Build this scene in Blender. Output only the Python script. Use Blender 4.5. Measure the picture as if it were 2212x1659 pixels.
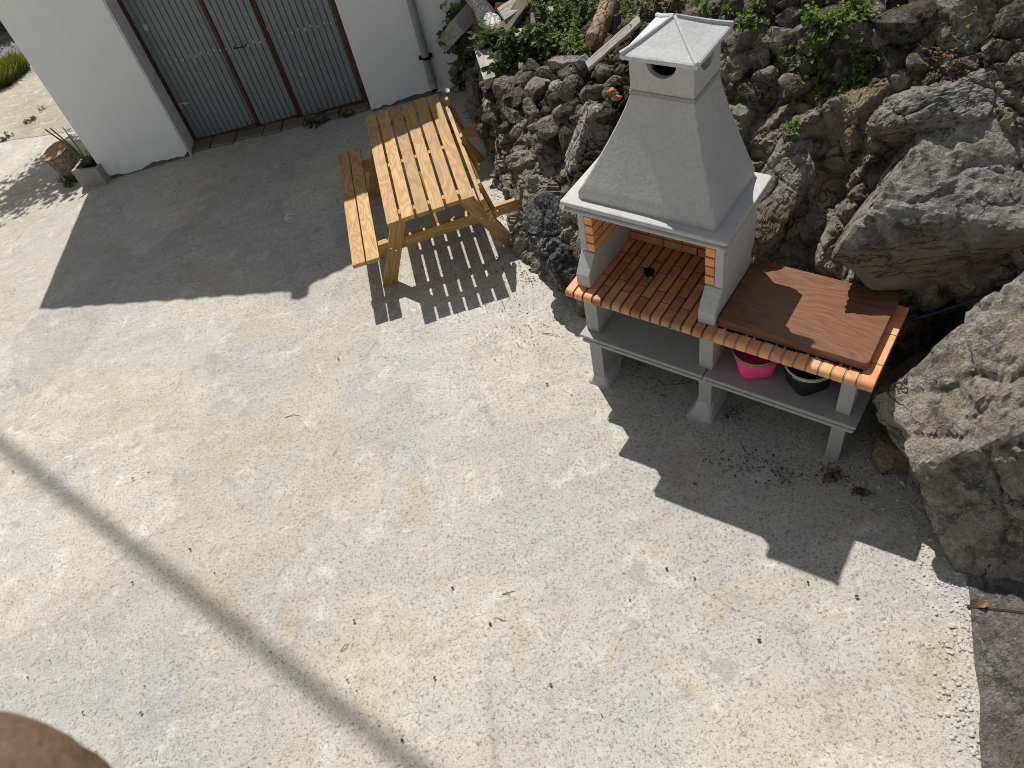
import bpy, bmesh, math, random
from mathutils import Vector, Matrix, noise
from mathutils.bvhtree import BVHTree
for o in list(bpy.data.objects): bpy.data.objects.remove(o)
scene = bpy.context.scene
COL = scene.collection
random.seed(7)
R = random.Random(11)

# ------------------------------------------------------------------ camera, sky, sun, exposure
IMW, IMH = 2212.0, 1659.0
FOC, PITCH, ROLL, CAMH = 1654.68, 0.8458, 0.2612, 4.0965
AX, AY = 0.0436, -0.0359                     # the yard slopes a little
cp, sp, cr, sr = math.cos(PITCH), math.sin(PITCH), math.cos(ROLL), math.sin(ROLL)
_x, _up, FWD = Vector((1, 0, 0)), Vector((0, sp, cp)), Vector((0, cp, -sp))
CR, CU = cr * _x - sr * _up, sr * _x + cr * _up
CAM = Vector((0, 0, CAMH))
cam_d = bpy.data.cameras.new('camera')
cam = bpy.data.objects.new('camera', cam_d); COL.objects.link(cam)
cam_d.sensor_width = 36; cam_d.lens = FOC / IMW * 36
cam_d.clip_start = 0.05; cam_d.clip_end = 600
M = Matrix((CR, CU, -FWD)).transposed().to_4x4(); M.translation = CAM
cam.matrix_world = M
cam_d.dof.use_dof = True; cam_d.dof.focus_distance = 5.4; cam_d.dof.aperture_fstop = 7.0
scene.camera = cam

SUN = Vector((-0.0992, 0.7051, 1.0)).normalized()
world = bpy.data.worlds.new('World'); scene.world = world; world.use_nodes = True
wn = world.node_tree
sky = wn.nodes.new('ShaderNodeTexSky'); sky.sky_type = 'NISHITA'; sky.sun_disc = False
sky.sun_elevation = math.asin(SUN.z); sky.sun_rotation = math.atan2(SUN.x, SUN.y)
bg = wn.nodes['Background']; bg.inputs[1].default_value = 0.082
hsv = wn.nodes.new('ShaderNodeHueSaturation'); hsv.inputs['Saturation'].default_value = 0.32
wn.links.new(sky.outputs[0], hsv.inputs['Color']); wn.links.new(hsv.outputs[0], bg.inputs[0])
sun_d = bpy.data.lights.new('sun', 'SUN'); sun_d.energy = 4.8; sun_d.angle = math.radians(0.5)
sun_d.color = (1.0, 0.968, 0.915)
sun = bpy.data.objects.new('sun', sun_d); COL.objects.link(sun)
sun.rotation_euler = SUN.to_track_quat('Z', 'Y').to_euler(); sun.location = (0, 20, 30)
scene.view_settings.view_transform = 'Standard'; scene.view_settings.look = 'None'
scene.view_settings.exposure = 0.12; scene.view_settings.gamma = 1.0
scene.view_settings.use_curve_mapping = False
scene.cycles.filter_width = 0.9

# ------------------------------------------------------------------ pixel -> world helpers (photo displayed 2212 x 1659)
def ray(px, py):
    return (FWD + CR * ((px - IMW / 2) / FOC) - CU * ((py - IMH / 2) / FOC))
def zg(x, y): return AX * x + AY * (y - 4)
def gg(px, py, up=0.0):
    d = ray(px, py); t = (CAMH + 4 * AY - up) / (AX * d.x + AY * d.y - d.z)
    return CAM + d * t
def at_z(px, py, z):
    d = ray(px, py); return CAM + d * ((z - CAMH) / d.z)
def hit_plane(px, py, P, n):
    d = ray(px, py); return CAM + d * ((P - CAM).dot(n) / d.dot(n))

# ------------------------------------------------------------------ object helpers
def tag(o, label=None, cat=None, group=None, kind=None):
    if label: o['label'] = label
    if cat: o['category'] = cat
    if group: o['group'] = group
    if kind: o['kind'] = kind
    return o
def thing(name, label, cat, loc=(0, 0, 0), rot=None, group=None):
    o = bpy.data.objects.new(name, None); COL.objects.link(o)
    o.empty_display_size = 0.1
    if rot is None: o.matrix_world = Matrix.Translation(Vector(loc))
    elif isinstance(rot, (int, float)): o.matrix_world = Matrix.Translation(Vector(loc)) @ Matrix.Rotation(rot, 4, 'Z')
    else: m = rot.to_4x4(); m.translation = Vector(loc); o.matrix_world = m
    return tag(o, label, cat, group)
class MB:
    def __init__(s): s.bm = bmesh.new(); s.uv = s.bm.loops.layers.uv.new('UVMap')
    def face(s, vs):
        try: return s.bm.faces.new(vs)
        except ValueError: return None
    def box(s, lo, hi):
        return s.obox(Vector(((lo[0]+hi[0])/2, (lo[1]+hi[1])/2, (lo[2]+hi[2])/2)), Vector((1,0,0)), Vector((0,1,0)), Vector((0,0,1)), hi[0]-lo[0], hi[1]-lo[1], hi[2]-lo[2])
    def obox(s, c, ax, ay, az, L, W, T, jit=0.0):
        """box; ax is the grain direction: uv runs along it in metres"""
        ou, ov = R.random() * 40, R.random() * 40
        vs = {}
        for i in (-1, 1):
            for j in (-1, 1):
                for k in (-1, 1):
                    p = c + ax * (i * L / 2) + ay * (j * W / 2) + az * (k * T / 2)
                    if jit: p = p + Vector((R.uniform(-jit, jit), R.uniform(-jit, jit), R.uniform(-jit, jit)))
                    vs[i, j, k] = (s.bm.verts.new(p), i * L / 2, j * W / 2, k * T / 2)
        F = [((-1,-1,-1),(-1,1,-1),(1,1,-1),(1,-1,-1)), ((-1,-1,1),(1,-1,1),(1,1,1),(-1,1,1)),
             ((-1,-1,-1),(1,-1,-1),(1,-1,1),(-1,-1,1)), ((-1,1,-1),(-1,1,1),(1,1,1),(1,1,-1)),
             ((-1,-1,-1),(-1,-1,1),(-1,1,1),(-1,1,-1)), ((1,-1,-1),(1,1,-1),(1,1,1),(1,-1,1))]
        for n, f in enumerate(F):
            fc = s.face([vs[q][0] for q in f])
            if fc:
                for lp, q in zip(fc.loops, f):
                    _, a, b, t = vs[q]
                    uv = (a, b) if n < 2 else ((a, t + b) if n < 4 else (t * .15, b))
                    lp[s.uv].uv = (uv[0] + ou, uv[1] + ov)
        return s
    def prism(s, poly, axis, a, b):
        """poly: list of 2D points; extruded along axis ('x','y','z') from a to b"""
        def P(p, h):
            return Vector((h, p[0], p[1])) if axis == 'x' else (Vector((p[0], h, p[1])) if axis == 'y' else Vector((p[0], p[1], h)))
        v0 = [s.bm.verts.new(P(p, a)) for p in poly]; v1 = [s.bm.verts.new(P(p, b)) for p in poly]
        n = len(poly); ou, ov = R.random() * 9, R.random() * 9
        fs = [s.face(v0[::-1]), s.face(v1)] + [s.face([v0[i], v0[(i+1) % n], v1[(i+1) % n], v1[i]]) for i in range(n)]
        for f in fs:
            if f:
                for lp in f.loops: lp[s.uv].uv = (lp.vert.co.y + ou, lp.vert.co.x + lp.vert.co.z + ov)
        return s
    def loft(s, rings, cap0=True, cap1=True):
        vr = [[s.bm.verts.new(Vector(p)) for p in r] for r in rings]
        n = len(vr[0])
        for a, b in zip(vr, vr[1:]):
            for i in range(n): s.face([a[i], a[(i+1) % n], b[(i+1) % n], b[i]])
        if cap0: s.face(vr[0][::-1])
        if cap1: s.face(vr[-1])
        return s
    def tube(s, pts, r, seg=8, r1=None):
        pts = [Vector(p) for p in pts]; rings = []
        n = len(pts); ref = None
        for i, p in enumerate(pts):
            t = (pts[min(i+1, n-1)] - pts[max(i-1, 0)]).normalized()
            if ref is None:
                ref = t.cross(Vector((0, 0, 1)))
                if ref.length < .05: ref = t.cross(Vector((1, 0, 0)))
            ref = (ref - t * ref.dot(t)).normalized(); bi = t.cross(ref)
            rr = r if r1 is None else r + (r1 - r) * i / (n - 1)
            rings.append([p + (ref * math.cos(2*math.pi*k/seg) + bi * math.sin(2*math.pi*k/seg)) * rr for k in range(seg)])
        return s.loft(rings)
    def build(s, name, mat, parent=None, smooth=False, bevel=0.0, seg=2, at=None):
        bmesh.ops.recalc_face_normals(s.bm, faces=s.bm.faces)
        me = bpy.data.meshes.new(name); s.bm.to_mesh(me); s.bm.free()
        me.materials.append(mat)
        if smooth: me.polygons.foreach_set('use_smooth', [True] * len(me.polygons))
        o = bpy.data.objects.new(name, me); COL.objects.link(o)
        if parent is not None: o.parent = parent
        if at is not None: o.location = at
        if bevel:
            m = o.modifiers.new('bevel', 'BEVEL'); m.width = bevel; m.segments = seg; m.limit_method = 'ANGLE'
            m.angle_limit = math.radians(35)
        return o
def pydata(name, vs, fs, mat, parent=None, smooth=True, at=None):
    me = bpy.data.meshes.new(name); me.from_pydata([tuple(v) for v in vs], [], fs); me.update()
    me.materials.append(mat)
    if smooth: me.polygons.foreach_set('use_smooth', [True] * len(me.polygons))
    o = bpy.data.objects.new(name, me); COL.objects.link(o)
    if parent is not None: o.parent = parent
    if at is not None: o.location = at
    return o

# ------------------------------------------------------------------ materials
class NT:
    def __init__(s, name, rough=0.8, spec=0.3):
        s.m = bpy.data.materials.new(name); s.m.use_nodes = True; s.t = s.m.node_tree
        s.b = s.t.nodes['Principled BSDF']; s.out = s.t.nodes['Material Output']
        s.b.inputs['Roughness'].default_value = rough
        s.b.inputs['Specular IOR Level'].default_value = spec
        s.co = s.t.nodes.new('ShaderNodeTexCoord')
    def set(s, n, inp, v):
        if isinstance(v, bpy.types.NodeSocket): s.t.links.new(v, n.inputs[inp])
        elif v is not None: n.inputs[inp].default_value = v
    def obj(s): return s.co.outputs['Object']
    def uv(s): return s.co.outputs['UV']
    def map(s, vec, scale=(1, 1, 1), loc=(0, 0, 0), rot=(0, 0, 0)):
        n = s.t.nodes.new('ShaderNodeMapping'); s.set(n, 'Vector', vec)
        n.inputs['Scale'].default_value = scale; n.inputs['Location'].default_value = loc; n.inputs['Rotation'].default_value = rot
        return n.outputs[0]
    def noise(s, vec, scale, detail=4, rough=.55, dist=0.0):
        n = s.t.nodes.new('ShaderNodeTexNoise'); s.set(n, 'Vector', vec)
        n.inputs['Scale'].default_value = scale; n.inputs['Detail'].default_value = detail
        n.inputs['Roughness'].default_value = rough; n.inputs['Distortion'].default_value = dist
        return n.outputs['Fac']
    def voro(s, vec, scale, feature='F1', out='Distance', rnd=1.0):
        n = s.t.nodes.new('ShaderNodeTexVoronoi'); n.feature = feature; s.set(n, 'Vector', vec)
        n.inputs['Scale'].default_value = scale; n.inputs['Randomness'].default_value = rnd
        return n.outputs[out]
    def wave(s, vec, scale, dist=2, detail=2, dscale=1, axis='Y', typ='BANDS'):
        n = s.t.nodes.new('ShaderNodeTexWave'); n.wave_type = typ; s.set(n, 'Vector', vec)
        if typ == 'BANDS': n.bands_direction = axis
        n.inputs['Scale'].default_value = scale; n.inputs['Distortion'].default_value = dist
        n.inputs['Detail'].default_value = detail; n.inputs['Detail Scale'].default_value = dscale
        return n.outputs['Fac']
    def ramp(s, fac, stops, interp='LINEAR'):
        n = s.t.nodes.new('ShaderNodeValToRGB'); s.set(n, 'Fac', fac); n.color_ramp.interpolation = interp
        e = n.color_ramp.elements
        while len(e) < len(stops): e.new(0.5)
        for q, (p, c) in zip(e, stops):
            q.position = p; q.color = (c, c, c, 1) if isinstance(c, (int, float)) else (*c, 1)
        return n.outputs['Color']
    def mix(s, fac, a, b, typ='MIX'):
        n = s.t.nodes.new('ShaderNodeMix'); n.data_type = 'RGBA'; n.blend_type = typ
        s.set(n, 0, fac)
        for i, v in ((6, a), (7, b)):
            if isinstance(v, bpy.types.NodeSocket): s.t.links.new(v, n.inputs[i])
            elif isinstance(v, (int, float)): n.inputs[i].default_value = (v, v, v, 1)
            else: n.inputs[i].default_value = (*v, 1)
        return n.outputs[2]
    def math(s, op, a, b=0.0, clamp=False):
        n = s.t.nodes.new('ShaderNodeMath'); n.operation = op; n.use_clamp = clamp
        s.set(n, 0, a); s.set(n, 1, b); return n.outputs[0]
    def island(s):
        n = s.t.nodes.new('ShaderNodeNewGeometry'); return n.outputs['Random Per Island']
    def objrand(s):
        n = s.t.nodes.new('ShaderNodeObjectInfo'); return n.outputs['Random']
    def shift(s, vec, amount, k=20):
        n = s.t.nodes.new('ShaderNodeVectorMath'); n.operation = 'ADD'; s.set(n, 0, vec)
        c = s.t.nodes.new('ShaderNodeCombineXYZ'); a = s.math('MULTIPLY', amount, k)
        for i in range(3): s.t.links.new(a, c.inputs[i])
        s.t.links.new(c.outputs[0], n.inputs[1]); return n.outputs[0]
    def color(s, c): s.set(s.b, 'Base Color', c if isinstance(c, bpy.types.NodeSocket) else (*c, 1)); return s
    def bump(s, h, strength=.5, dist=.01, prev=None):
        n = s.t.nodes.new('ShaderNodeBump'); n.inputs['Strength'].default_value = strength
        n.inputs['Distance'].default_value = dist; s.set(n, 'Height', h)
        if prev is not None: s.t.links.new(prev, n.inputs['Normal'])
        s.t.links.new(n.outputs[0], s.b.inputs['Normal']); return n.outputs[0]

def m_yard(name, c1, c2, c3, grain=1.0, rubble=0.0):
    t = NT(name, .92, .12); o = t.obj()
    big = t.noise(o, .5, 5, .62, .8); mid = t.noise(t.map(o, loc=(4, 9, 0)), 1.7, 6, .68, .7); sm = t.noise(t.map(o, loc=(1, 3, 0)), 5.5, 5, .7, .5)
    fine = t.noise(o, 130, 3, .75); grit = t.noise(o, 62, 4, .75, .6)
    c = t.mix(t.ramp(big, [(.40, 0), (.58, 1)]), c1, c2)
    c = t.mix(t.math('MULTIPLY', t.ramp(mid, [(.45, 0), (.66, 1)]), .8), c, c3)
    c = t.mix(t.math('MULTIPLY', t.ramp(mid, [(.28, 1), (.42, 0)]), .5), c, (c2[0] * .8, c2[1] * .8, c2[2] * .82))
    c = t.mix(t.math('MULTIPLY', t.ramp(sm, [(.55, 0), (.68, 1)]), .75), c, (.66, .635, .575))
    c = t.mix(t.math('MULTIPLY', t.ramp(t.noise(t.map(o, loc=(8, 1, 2)), 2.6, 5, .65, .6), [(.56, 0), (.74, 1)]), .7), c, (c1[0] * .86, c1[1] * .77, c1[2] * .64))
    st = t.noise(t.map(o, (1.0, 7, 1), rot=(0, 0, .75)), 2.0, 5, .65)
    c = t.mix(t.math('MULTIPLY', t.ramp(st, [(.46, 0), (.7, 1)]), .4), c, (.58, .56, .51))
    c = t.mix(t.math('MULTIPLY', t.ramp(st, [(.30, 1), (.42, 0)]), .3), c, (.36, .345, .31))
    wv = t.shift(o, t.noise(o, 1.3, 4, .6), .9); cell = t.voro(wv, .75, 'F1', 'Color'); edge = t.voro(wv, .75, 'DISTANCE_TO_EDGE')
    c = t.mix(.5, c, t.ramp(cell, [(.2, .84), (.8, 1.12)]), 'MULTIPLY')
    c = t.mix(t.math('MULTIPLY', t.math('MULTIPLY', t.ramp(edge, [(0, 1), (.02, 0)]), t.ramp(t.noise(o, 2, 4), [(.5, 0), (.62, 1)])), .4), c, (.25, .23, .20))
    c = t.mix(t.math('MULTIPLY', t.ramp(t.noise(t.map(o, loc=(5, 5, 1)), 1.1, 5, .7, .9), [(.6, 0), (.75, 1)]), .45), c, (.40, .33, .25))
    # smooth grey worn spots
    wob = t.shift(o, t.noise(o, 5, 3), .22)
    sp_ = t.voro(wob, 1.5); sp2 = t.voro(t.map(wob, loc=(3.3, 1.7, 0)), 4.2)
    gate = t.ramp(t.noise(o, .8, 2), [(.46, 0), (.56, 1)])
    s1 = t.ramp(sp_, [(.09, 1), (.12, 0)]); s2 = t.math('MULTIPLY', t.ramp(sp2, [(.09, 1), (.13, 0)]), gate)
    blot = t.math('MULTIPLY', t.ramp(t.noise(t.map(o, loc=(2, 6, 1)), 7, 3, .5, 1.2), [(.61, 0), (.64, 1)]), t.ramp(t.noise(t.map(o, loc=(3, 5, 1)), .7, 3), [(.42, .0), (.55, 1)]))
    spots = t.math('MULTIPLY', t.math('MAXIMUM', t.math('MAXIMUM', s1, s2), blot), .62)
    c = t.mix(spots, c, (.345, .335, .315))
    pits = t.ramp(grit, [(.35, .22), (.47, 1), (.7, 1.12)])
    c = t.mix(t.math('SUBTRACT', .8 * min(1, grain), t.math('MULTIPLY', spots, .6), True), c, pits, 'MULTIPLY')
    c = t.mix(.7 * min(1, grain), c, t.ramp(fine, [(.3, .6), (.5, 1.0), (.72, 1.15)]), 'MULTIPLY')
    speck = t.ramp(t.voro(o, 24), [(.07, 1), (.12, 0)])
    g2 = t.ramp(t.noise(o, 1.3, 3), [(.46, 0), (.6, 1)])
    coarse = t.math('MULTIPLY', t.ramp(t.noise(o, 48, 4, .85, .6), [(.33, 1), (.40, 0)]), t.ramp(t.noise(t.map(o, loc=(7, 7, 7)), 1.0, 4, .6), [(.42, .1), (.6, 1)]))
    c = t.mix(t.math('MULTIPLY', coarse, .42), c, (.15, .135, .11))
    c = t.mix(t.math('MULTIPLY', t.math('MULTIPLY', speck, g2), .6), c, (.17, .155, .135))
    t.color(c)
    h = t.math('ADD', t.math('MULTIPLY', grit, 1.0), t.math('MULTIPLY', fine, .5))
    h = t.math('ADD', h, t.math('MULTIPLY', t.voro(o, 30, 'SMOOTH_F1'), .25 + rubble))
    h = t.math('ADD', h, t.math('MULTIPLY', st, .5)); h = t.math('ADD', h, t.math('MULTIPLY', sm, .8))
    t.bump(h, .6, .014 * grain); return t.m
M_YARD = m_yard('yard_concrete', (.495, .452, .375), (.445, .438, .412), (.54, .508, .44))
M_OLD = m_yard('old_concrete', (.41, .36, .285), (.37, .335, .28), (.45, .41, .345), 1.25, .6)

def m_cast(name, base=(.45, .45, .435), dark=.82):
    t = NT(name, .78, .25); o = t.obj()
    n = t.noise(o, 2.4, 6, .6, .5); f = t.noise(o, 55, 3, .6)
    c = t.mix(n, tuple(x * dark for x in base), tuple(min(1, x * 1.08) for x in base))
    stain = t.ramp(t.noise(t.map(o, (3, 3, .7)), 2.2, 5, .65), [(.5, 0), (.75, 1)])
    c = t.mix(t.math('MULTIPLY', stain, .25), c, (base[0]*.72, base[1]*.7, base[2]*.64))
    c = t.mix(.5, c, t.ramp(f, [(.35, .8), (.6, 1.05)]), 'MULTIPLY')
    pin = t.ramp(t.voro(o, 38), [(.05, 1), (.09, 0)]); gate = t.ramp(t.noise(o, 4, 2), [(.55, 0), (.62, 1)])
    c = t.mix(t.math('MULTIPLY', t.math('MULTIPLY', pin, gate), .5), c, (.16, .16, .155))
    t.color(c); t.bump(t.math('ADD', f, t.math('MULTIPLY', n, 2.0)), .25, .006); return t.m
M_CAST = m_cast('cast_concrete', (.475, .47, .452)); M_CASTD = m_cast('dark_concrete', (.385, .378, .358), .78); M_CAP = m_cast('cap_concrete', (.50, .515, .51), .9)  # M_CASTD: a darker concrete for the shelf and leg panels
M_BLOCK = m_cast('block_concrete', (.36, .34, .31), .7)

def m_brick():
    t = NT('orange_brick', .6, .35); o = t.obj(); i = t.island()
    c = t.ramp(i, [(0, (.58, .19, .078)), (.35, (.70, .255, .10)), (.7, (.76, .32, .125)), (1, (.66, .32, .16))])
    n = t.noise(t.shift(o, i, 30), 14, 4, .6, .6)
    c = t.mix(t.math('MULTIPLY', t.ramp(n, [(.4, 0), (.7, 1)]), .65), c, (.80, .46, .20))
    n2 = t.noise(o, 7, 4, .65)
    c = t.mix(t.math('MULTIPLY', t.ramp(n2, [(.55, 0), (.75, 1)]), .55), c, (.30, .12, .06))
    t.color(c); t.bump(t.noise(o, 90, 3), .12, .003); return t.m
M_BRICK = m_brick()
def m_hearth_brick():
    t = NT('hearth_brick', .55, .4); o = t.obj(); i = t.island()  # darker brick tones with scattered dark blotches, for hearth floor and back
    c = t.ramp(i, [(0, (.42, .125, .05)), (.35, (.58, .20, .075)), (.7, (.56, .26, .105)), (1, (.48, .25, .12))])
    n = t.noise(t.shift(o, i, 30), 10, 4, .6, .6)
    c = t.mix(t.math('MULTIPLY', t.ramp(n, [(.4, 0), (.7, 1)]), .7), c, (.62, .37, .18))
    n2 = t.noise(o, 6, 5, .7)
    c = t.mix(t.math('MULTIPLY', t.ramp(n2, [(.5, 0), (.72, 1)]), .7), c, (.11, .06, .04))
    t.color(c); t.bump(t.noise(o, 90, 3), .12, .003); return t.m
M_HEARTH = m_hearth_brick()
def m_plain(name, c, rough=.6, spec=.4, var=.2, scale=8, metal=0.0, bump=.1, bs=60):
    t = NT(name, rough, spec); o = t.obj(); t.b.inputs['Metallic'].default_value = metal
    n = t.noise(o, scale, 5, .6, .4)
    t.color(t.mix(n, tuple(x * (1 - var) for x in c), tuple(min(1, x * (1 + var)) for x in c)))
    if bump: t.bump(t.noise(o, bs, 3), bump, .004)
    return t.m
M_MORTAR = m_plain('dark_mortar', (.10, .095, .088), .9, .1)
M_MORTARL = m_plain('grey_mortar', (.27, .26, .24), .9, .1)
M_BLACK = m_plain('black_rubber', (.006, .006, .007), .7, .15, .3)
M_CHAR = m_plain('charcoal', (.008, .007, .007), .95, .05, .4, 20, 0, .8, 40)
M_PINK = m_plain('pink_plastic', (.80, .06, .22), .42, .45, .04, 6, 0, .03)
M_BPLAST = m_plain('black_plastic', (.007, .007, .008), .45, .4, .2, 6, 0, .03)
M_RING = m_plain('dull_metal', (.30, .27, .22), .42, .5, .25, 20, .75)
M_RING2 = m_plain('pale_metal', (.50, .48, .40), .4, .5, .2, 20, .6)
M_BOLT = m_plain('zinc', (.72, .72, .70), .3, .5, .1, 20, .8)
M_HOSE = m_plain('blue_hose', (.006, .009, .035), .4, .45, .2)
M_RUSTF = m_plain('oxide_red_paint', (.085, .030, .026), .65, .3, .45, 16, 0, .3)
M_PIPE = m_plain('grey_pipe', (.30, .305, .30), .5, .35, .12, 4, 0, .05)
M_DARK = m_plain('dark_iron', (.02, .02, .02), .5, .4, .3, 10, .6)
M_PATCH = m_plain('white_filler', (.43, .43, .40), .8, .2, .1, 30)
M_CABLE = m_plain('cable_black', (.02, .02, .02), .6, .3, .2)
M_TILE = m_plain('roof_tile', (.38, .17, .09), .8, .2, .3, 5)
M_ORANGE = m_plain('orange_shard', (.55, .20, .05), .85, .2, .3, 30, 0, .6, 50)
M_SOIL = m_plain('dark_soil', (.045, .036, .027), .95, .1, .5, 9, 0, .9, 30)
M_STEP = m_plain('threshold_stone', (.17, .145, .115), .85, .2, .4, 6, 0, .6, 25)
M_ROAD = m_plain('asphalt', (.17, .17, .165), .9, .2, .15, 3, 0, .3, 80)

def m_plaster():
    t = NT('white_plaster', .85, .2); o = t.obj()
    n = t.noise(o, 1.1, 5, .6); f = t.noise(o, 35, 4, .65)
    c = t.mix(n, (.77, .78, .76), (.84, .845, .825))
    dirt = t.noise(t.map(o, (3, 3, .5)), 2.5, 5, .7)
    c = t.mix(t.math('MULTIPLY', t.ramp(dirt, [(.55, 0), (.8, 1)]), .3), c, (.5, .49, .45))
    sep = t.t.nodes.new('ShaderNodeSeparateXYZ'); t.t.links.new(o, sep.inputs[0])
    low = t.math('ADD', sep.outputs[2], t.math('MULTIPLY', t.noise(o, 7, 4), .25))
    c = t.mix(t.math('MULTIPLY', t.ramp(low, [(.0, 1), (.28, 0)]), .45), c, (.42, .40, .35))
    t.color(c); t.bump(t.math('ADD', f, t.math('MULTIPLY', t.noise(o, 4, 4), 2)), .25, .008); return t.m
M_PLASTER = m_plaster()
def m_raw():
    t = NT('rough_render', .9, .15); o = t.obj(); n = t.noise(o, 9, 6, .7, .5)
    c = t.ramp(n, [(.3, (.62, .625, .63)), (.6, (.74, .745, .75)), (.72, (.8, .8, .79))])
    t.color(c); t.bump(n, .8, .02); return t.m
M_RAW = m_raw()
def m_galv():
    t = NT('galvanised_sheet', .5, .4); o = t.obj(); t.b.inputs['Metallic'].default_value = .25
    n = t.noise(t.map(o, (4, 4, .6)), 3, 5, .65); f = t.voro(o, 60, 'F1', 'Color')
    c = t.mix(n, (.165, .188, .192), (.24, .262, .262))
    c = t.mix(.12, c, f, 'OVERLAY')
    sep = t.t.nodes.new('ShaderNodeSeparateXYZ'); t.t.links.new(o, sep.inputs[0])
    low = t.math('ADD', sep.outputs[2], t.math('MULTIPLY', t.noise(o, 12, 5), .2))
    c = t.mix(t.ramp(low, [(.02, .8), (.14, 0)]), c, (.24, .20, .15))
    t.color(c); return t.m
M_GALV = m_galv()

def m_wood(name, light, mid, dark, grain=1.0, rough=.55, grey=None, knots=True, ns=(1.6, 7)):
    t = NT(name, rough, .3); uv = t.uv(); i = t.island()
    v = t.map(uv, (1.0, 1.0, 1))
    # cathedral figure: rings of a stretched, slowly wobbling field
    w = t.noise(t.map(uv, (ns[0], ns[1], 1)), 1.0, 2.5, .45, .6)
    sepn = t.math('MULTIPLY', w, 16 * grain)
    rings = t.math('SINE', t.math('MULTIPLY', sepn, 6.28))
    rings = t.math('MULTIPLY', t.math('ADD', rings, 1), .5)
    fine = t.noise(t.map(uv, (6, 180, 1)), 1.0, 3, .6)
    c = t.mix(t.math('MULTIPLY', t.ramp(rings, [(.2, 0), (.9, 1)]), 1.0 if knots or grey else .8), light, mid)
    c = t.mix(t.math('MULTIPLY', t.ramp(fine, [(.35, 1), (.6, 0)]), .4 if knots or grey else .6), c, dark)
    tint = t.noise(t.map(uv, (.8, 3, 1)), 1.3, 3)
    c = t.mix(t.math('MULTIPLY', t.ramp(tint, [(.4, 0), (.7, 1)]), .5), c, tuple(a * .8 + b * .2 for a, b in zip(mid, dark)))
    bv = t.ramp(i, [(0, .7), (.5, .95), (1, 1.12)])
    c = t.mix(1.0, c, bv, 'MULTIPLY')
    h = fine
    if knots:
        kv = t.voro(t.map(uv, (2.1, 5.5, 1)), 1.0)
        k = t.ramp(kv, [(.05, 1), (.115, 0)]); halo = t.ramp(kv, [(.07, .6), (.26, 0)])
        gate = t.ramp(t.voro(t.map(uv, (2.1, 5.5, 1)), 1.0, 'F1', 'Color'), [(.44, 0), (.48, 1)])
        c = t.mix(t.math('MULTIPLY', halo, gate), c, (mid[0]*.85, mid[1]*.72, mid[2]*.55))
        c = t.mix(t.math('MULTIPLY', t.math('MULTIPLY', k, gate), .85), c, (dark[0]*.55, dark[1]*.5, dark[2]*.45))
    if grey:
        g = t.noise(t.map(uv, (3, 20, 1)), 2, 5, .7)
        c = t.mix(t.ramp(g, [(.3, 0), (.6, 1)]), c, grey)
        h = t.math('ADD', g, t.math('MULTIPLY', fine, .8))
    t.color(c); t.bump(h, .5 if grey else .14, .012 if grey else .004); return t.m
M_PINE = m_wood('pine', (.52, .325, .132), (.39, .22, .071), (.18, .085, .028), .55)
M_IROKO = m_wood('brown_board', (.245, .115, .064), (.178, .08, .045), (.068, .029, .017), 1.2, .32, None, False, (.9, 3.2))
M_GREYW = m_wood('weathered_timber', (.34, .30, .25), (.24, .20, .16), (.09, .07, .055), 1, .85, (.46, .44, .40))
M_BROWNW = m_wood('damp_timber', (.20, .15, .10), (.14, .10, .065), (.06, .045, .03), 1, .85, (.24, .20, .155))
def m_bark(name, c1, c2, c3):
    t = NT(name, .9, .1); o = t.obj()
    n = t.noise(o, 9, 6, .65, .5); v = t.voro(t.shift(o, t.noise(o, 6, 3), .3), 13, 'DISTANCE_TO_EDGE')
    c = t.mix(t.ramp(n, [(.3, 0), (.7, 1)]), c1, c2)
    crack = t.ramp(v, [(.0, 1), (.06, 0)])
    c = t.mix(t.math('MULTIPLY', crack, .85), c, c3)
    t.color(c); t.bump(t.math('ADD', n, t.math('MULTIPLY', t.ramp(v, [(0, 0), (.15, 1)]), 1.0)), .7, .02); return t.m
M_BARK = m_bark('cut_log_bark', (.26, .20, .148), (.36, .30, .235), (.05, .04, .032))
M_PALEBARK = m_bark('pale_bark', (.50, .46, .40), (.62, .59, .53), (.12, .10, .085))
M_ROT = m_bark('rotten_wood', (.34, .25, .17), (.22, .16, .11), (.05, .04, .03))
M_ENDGR = m_plain('log_end', (.33, .22, .135), .85, .1, .4, 7, 0, .4, 40)

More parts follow.
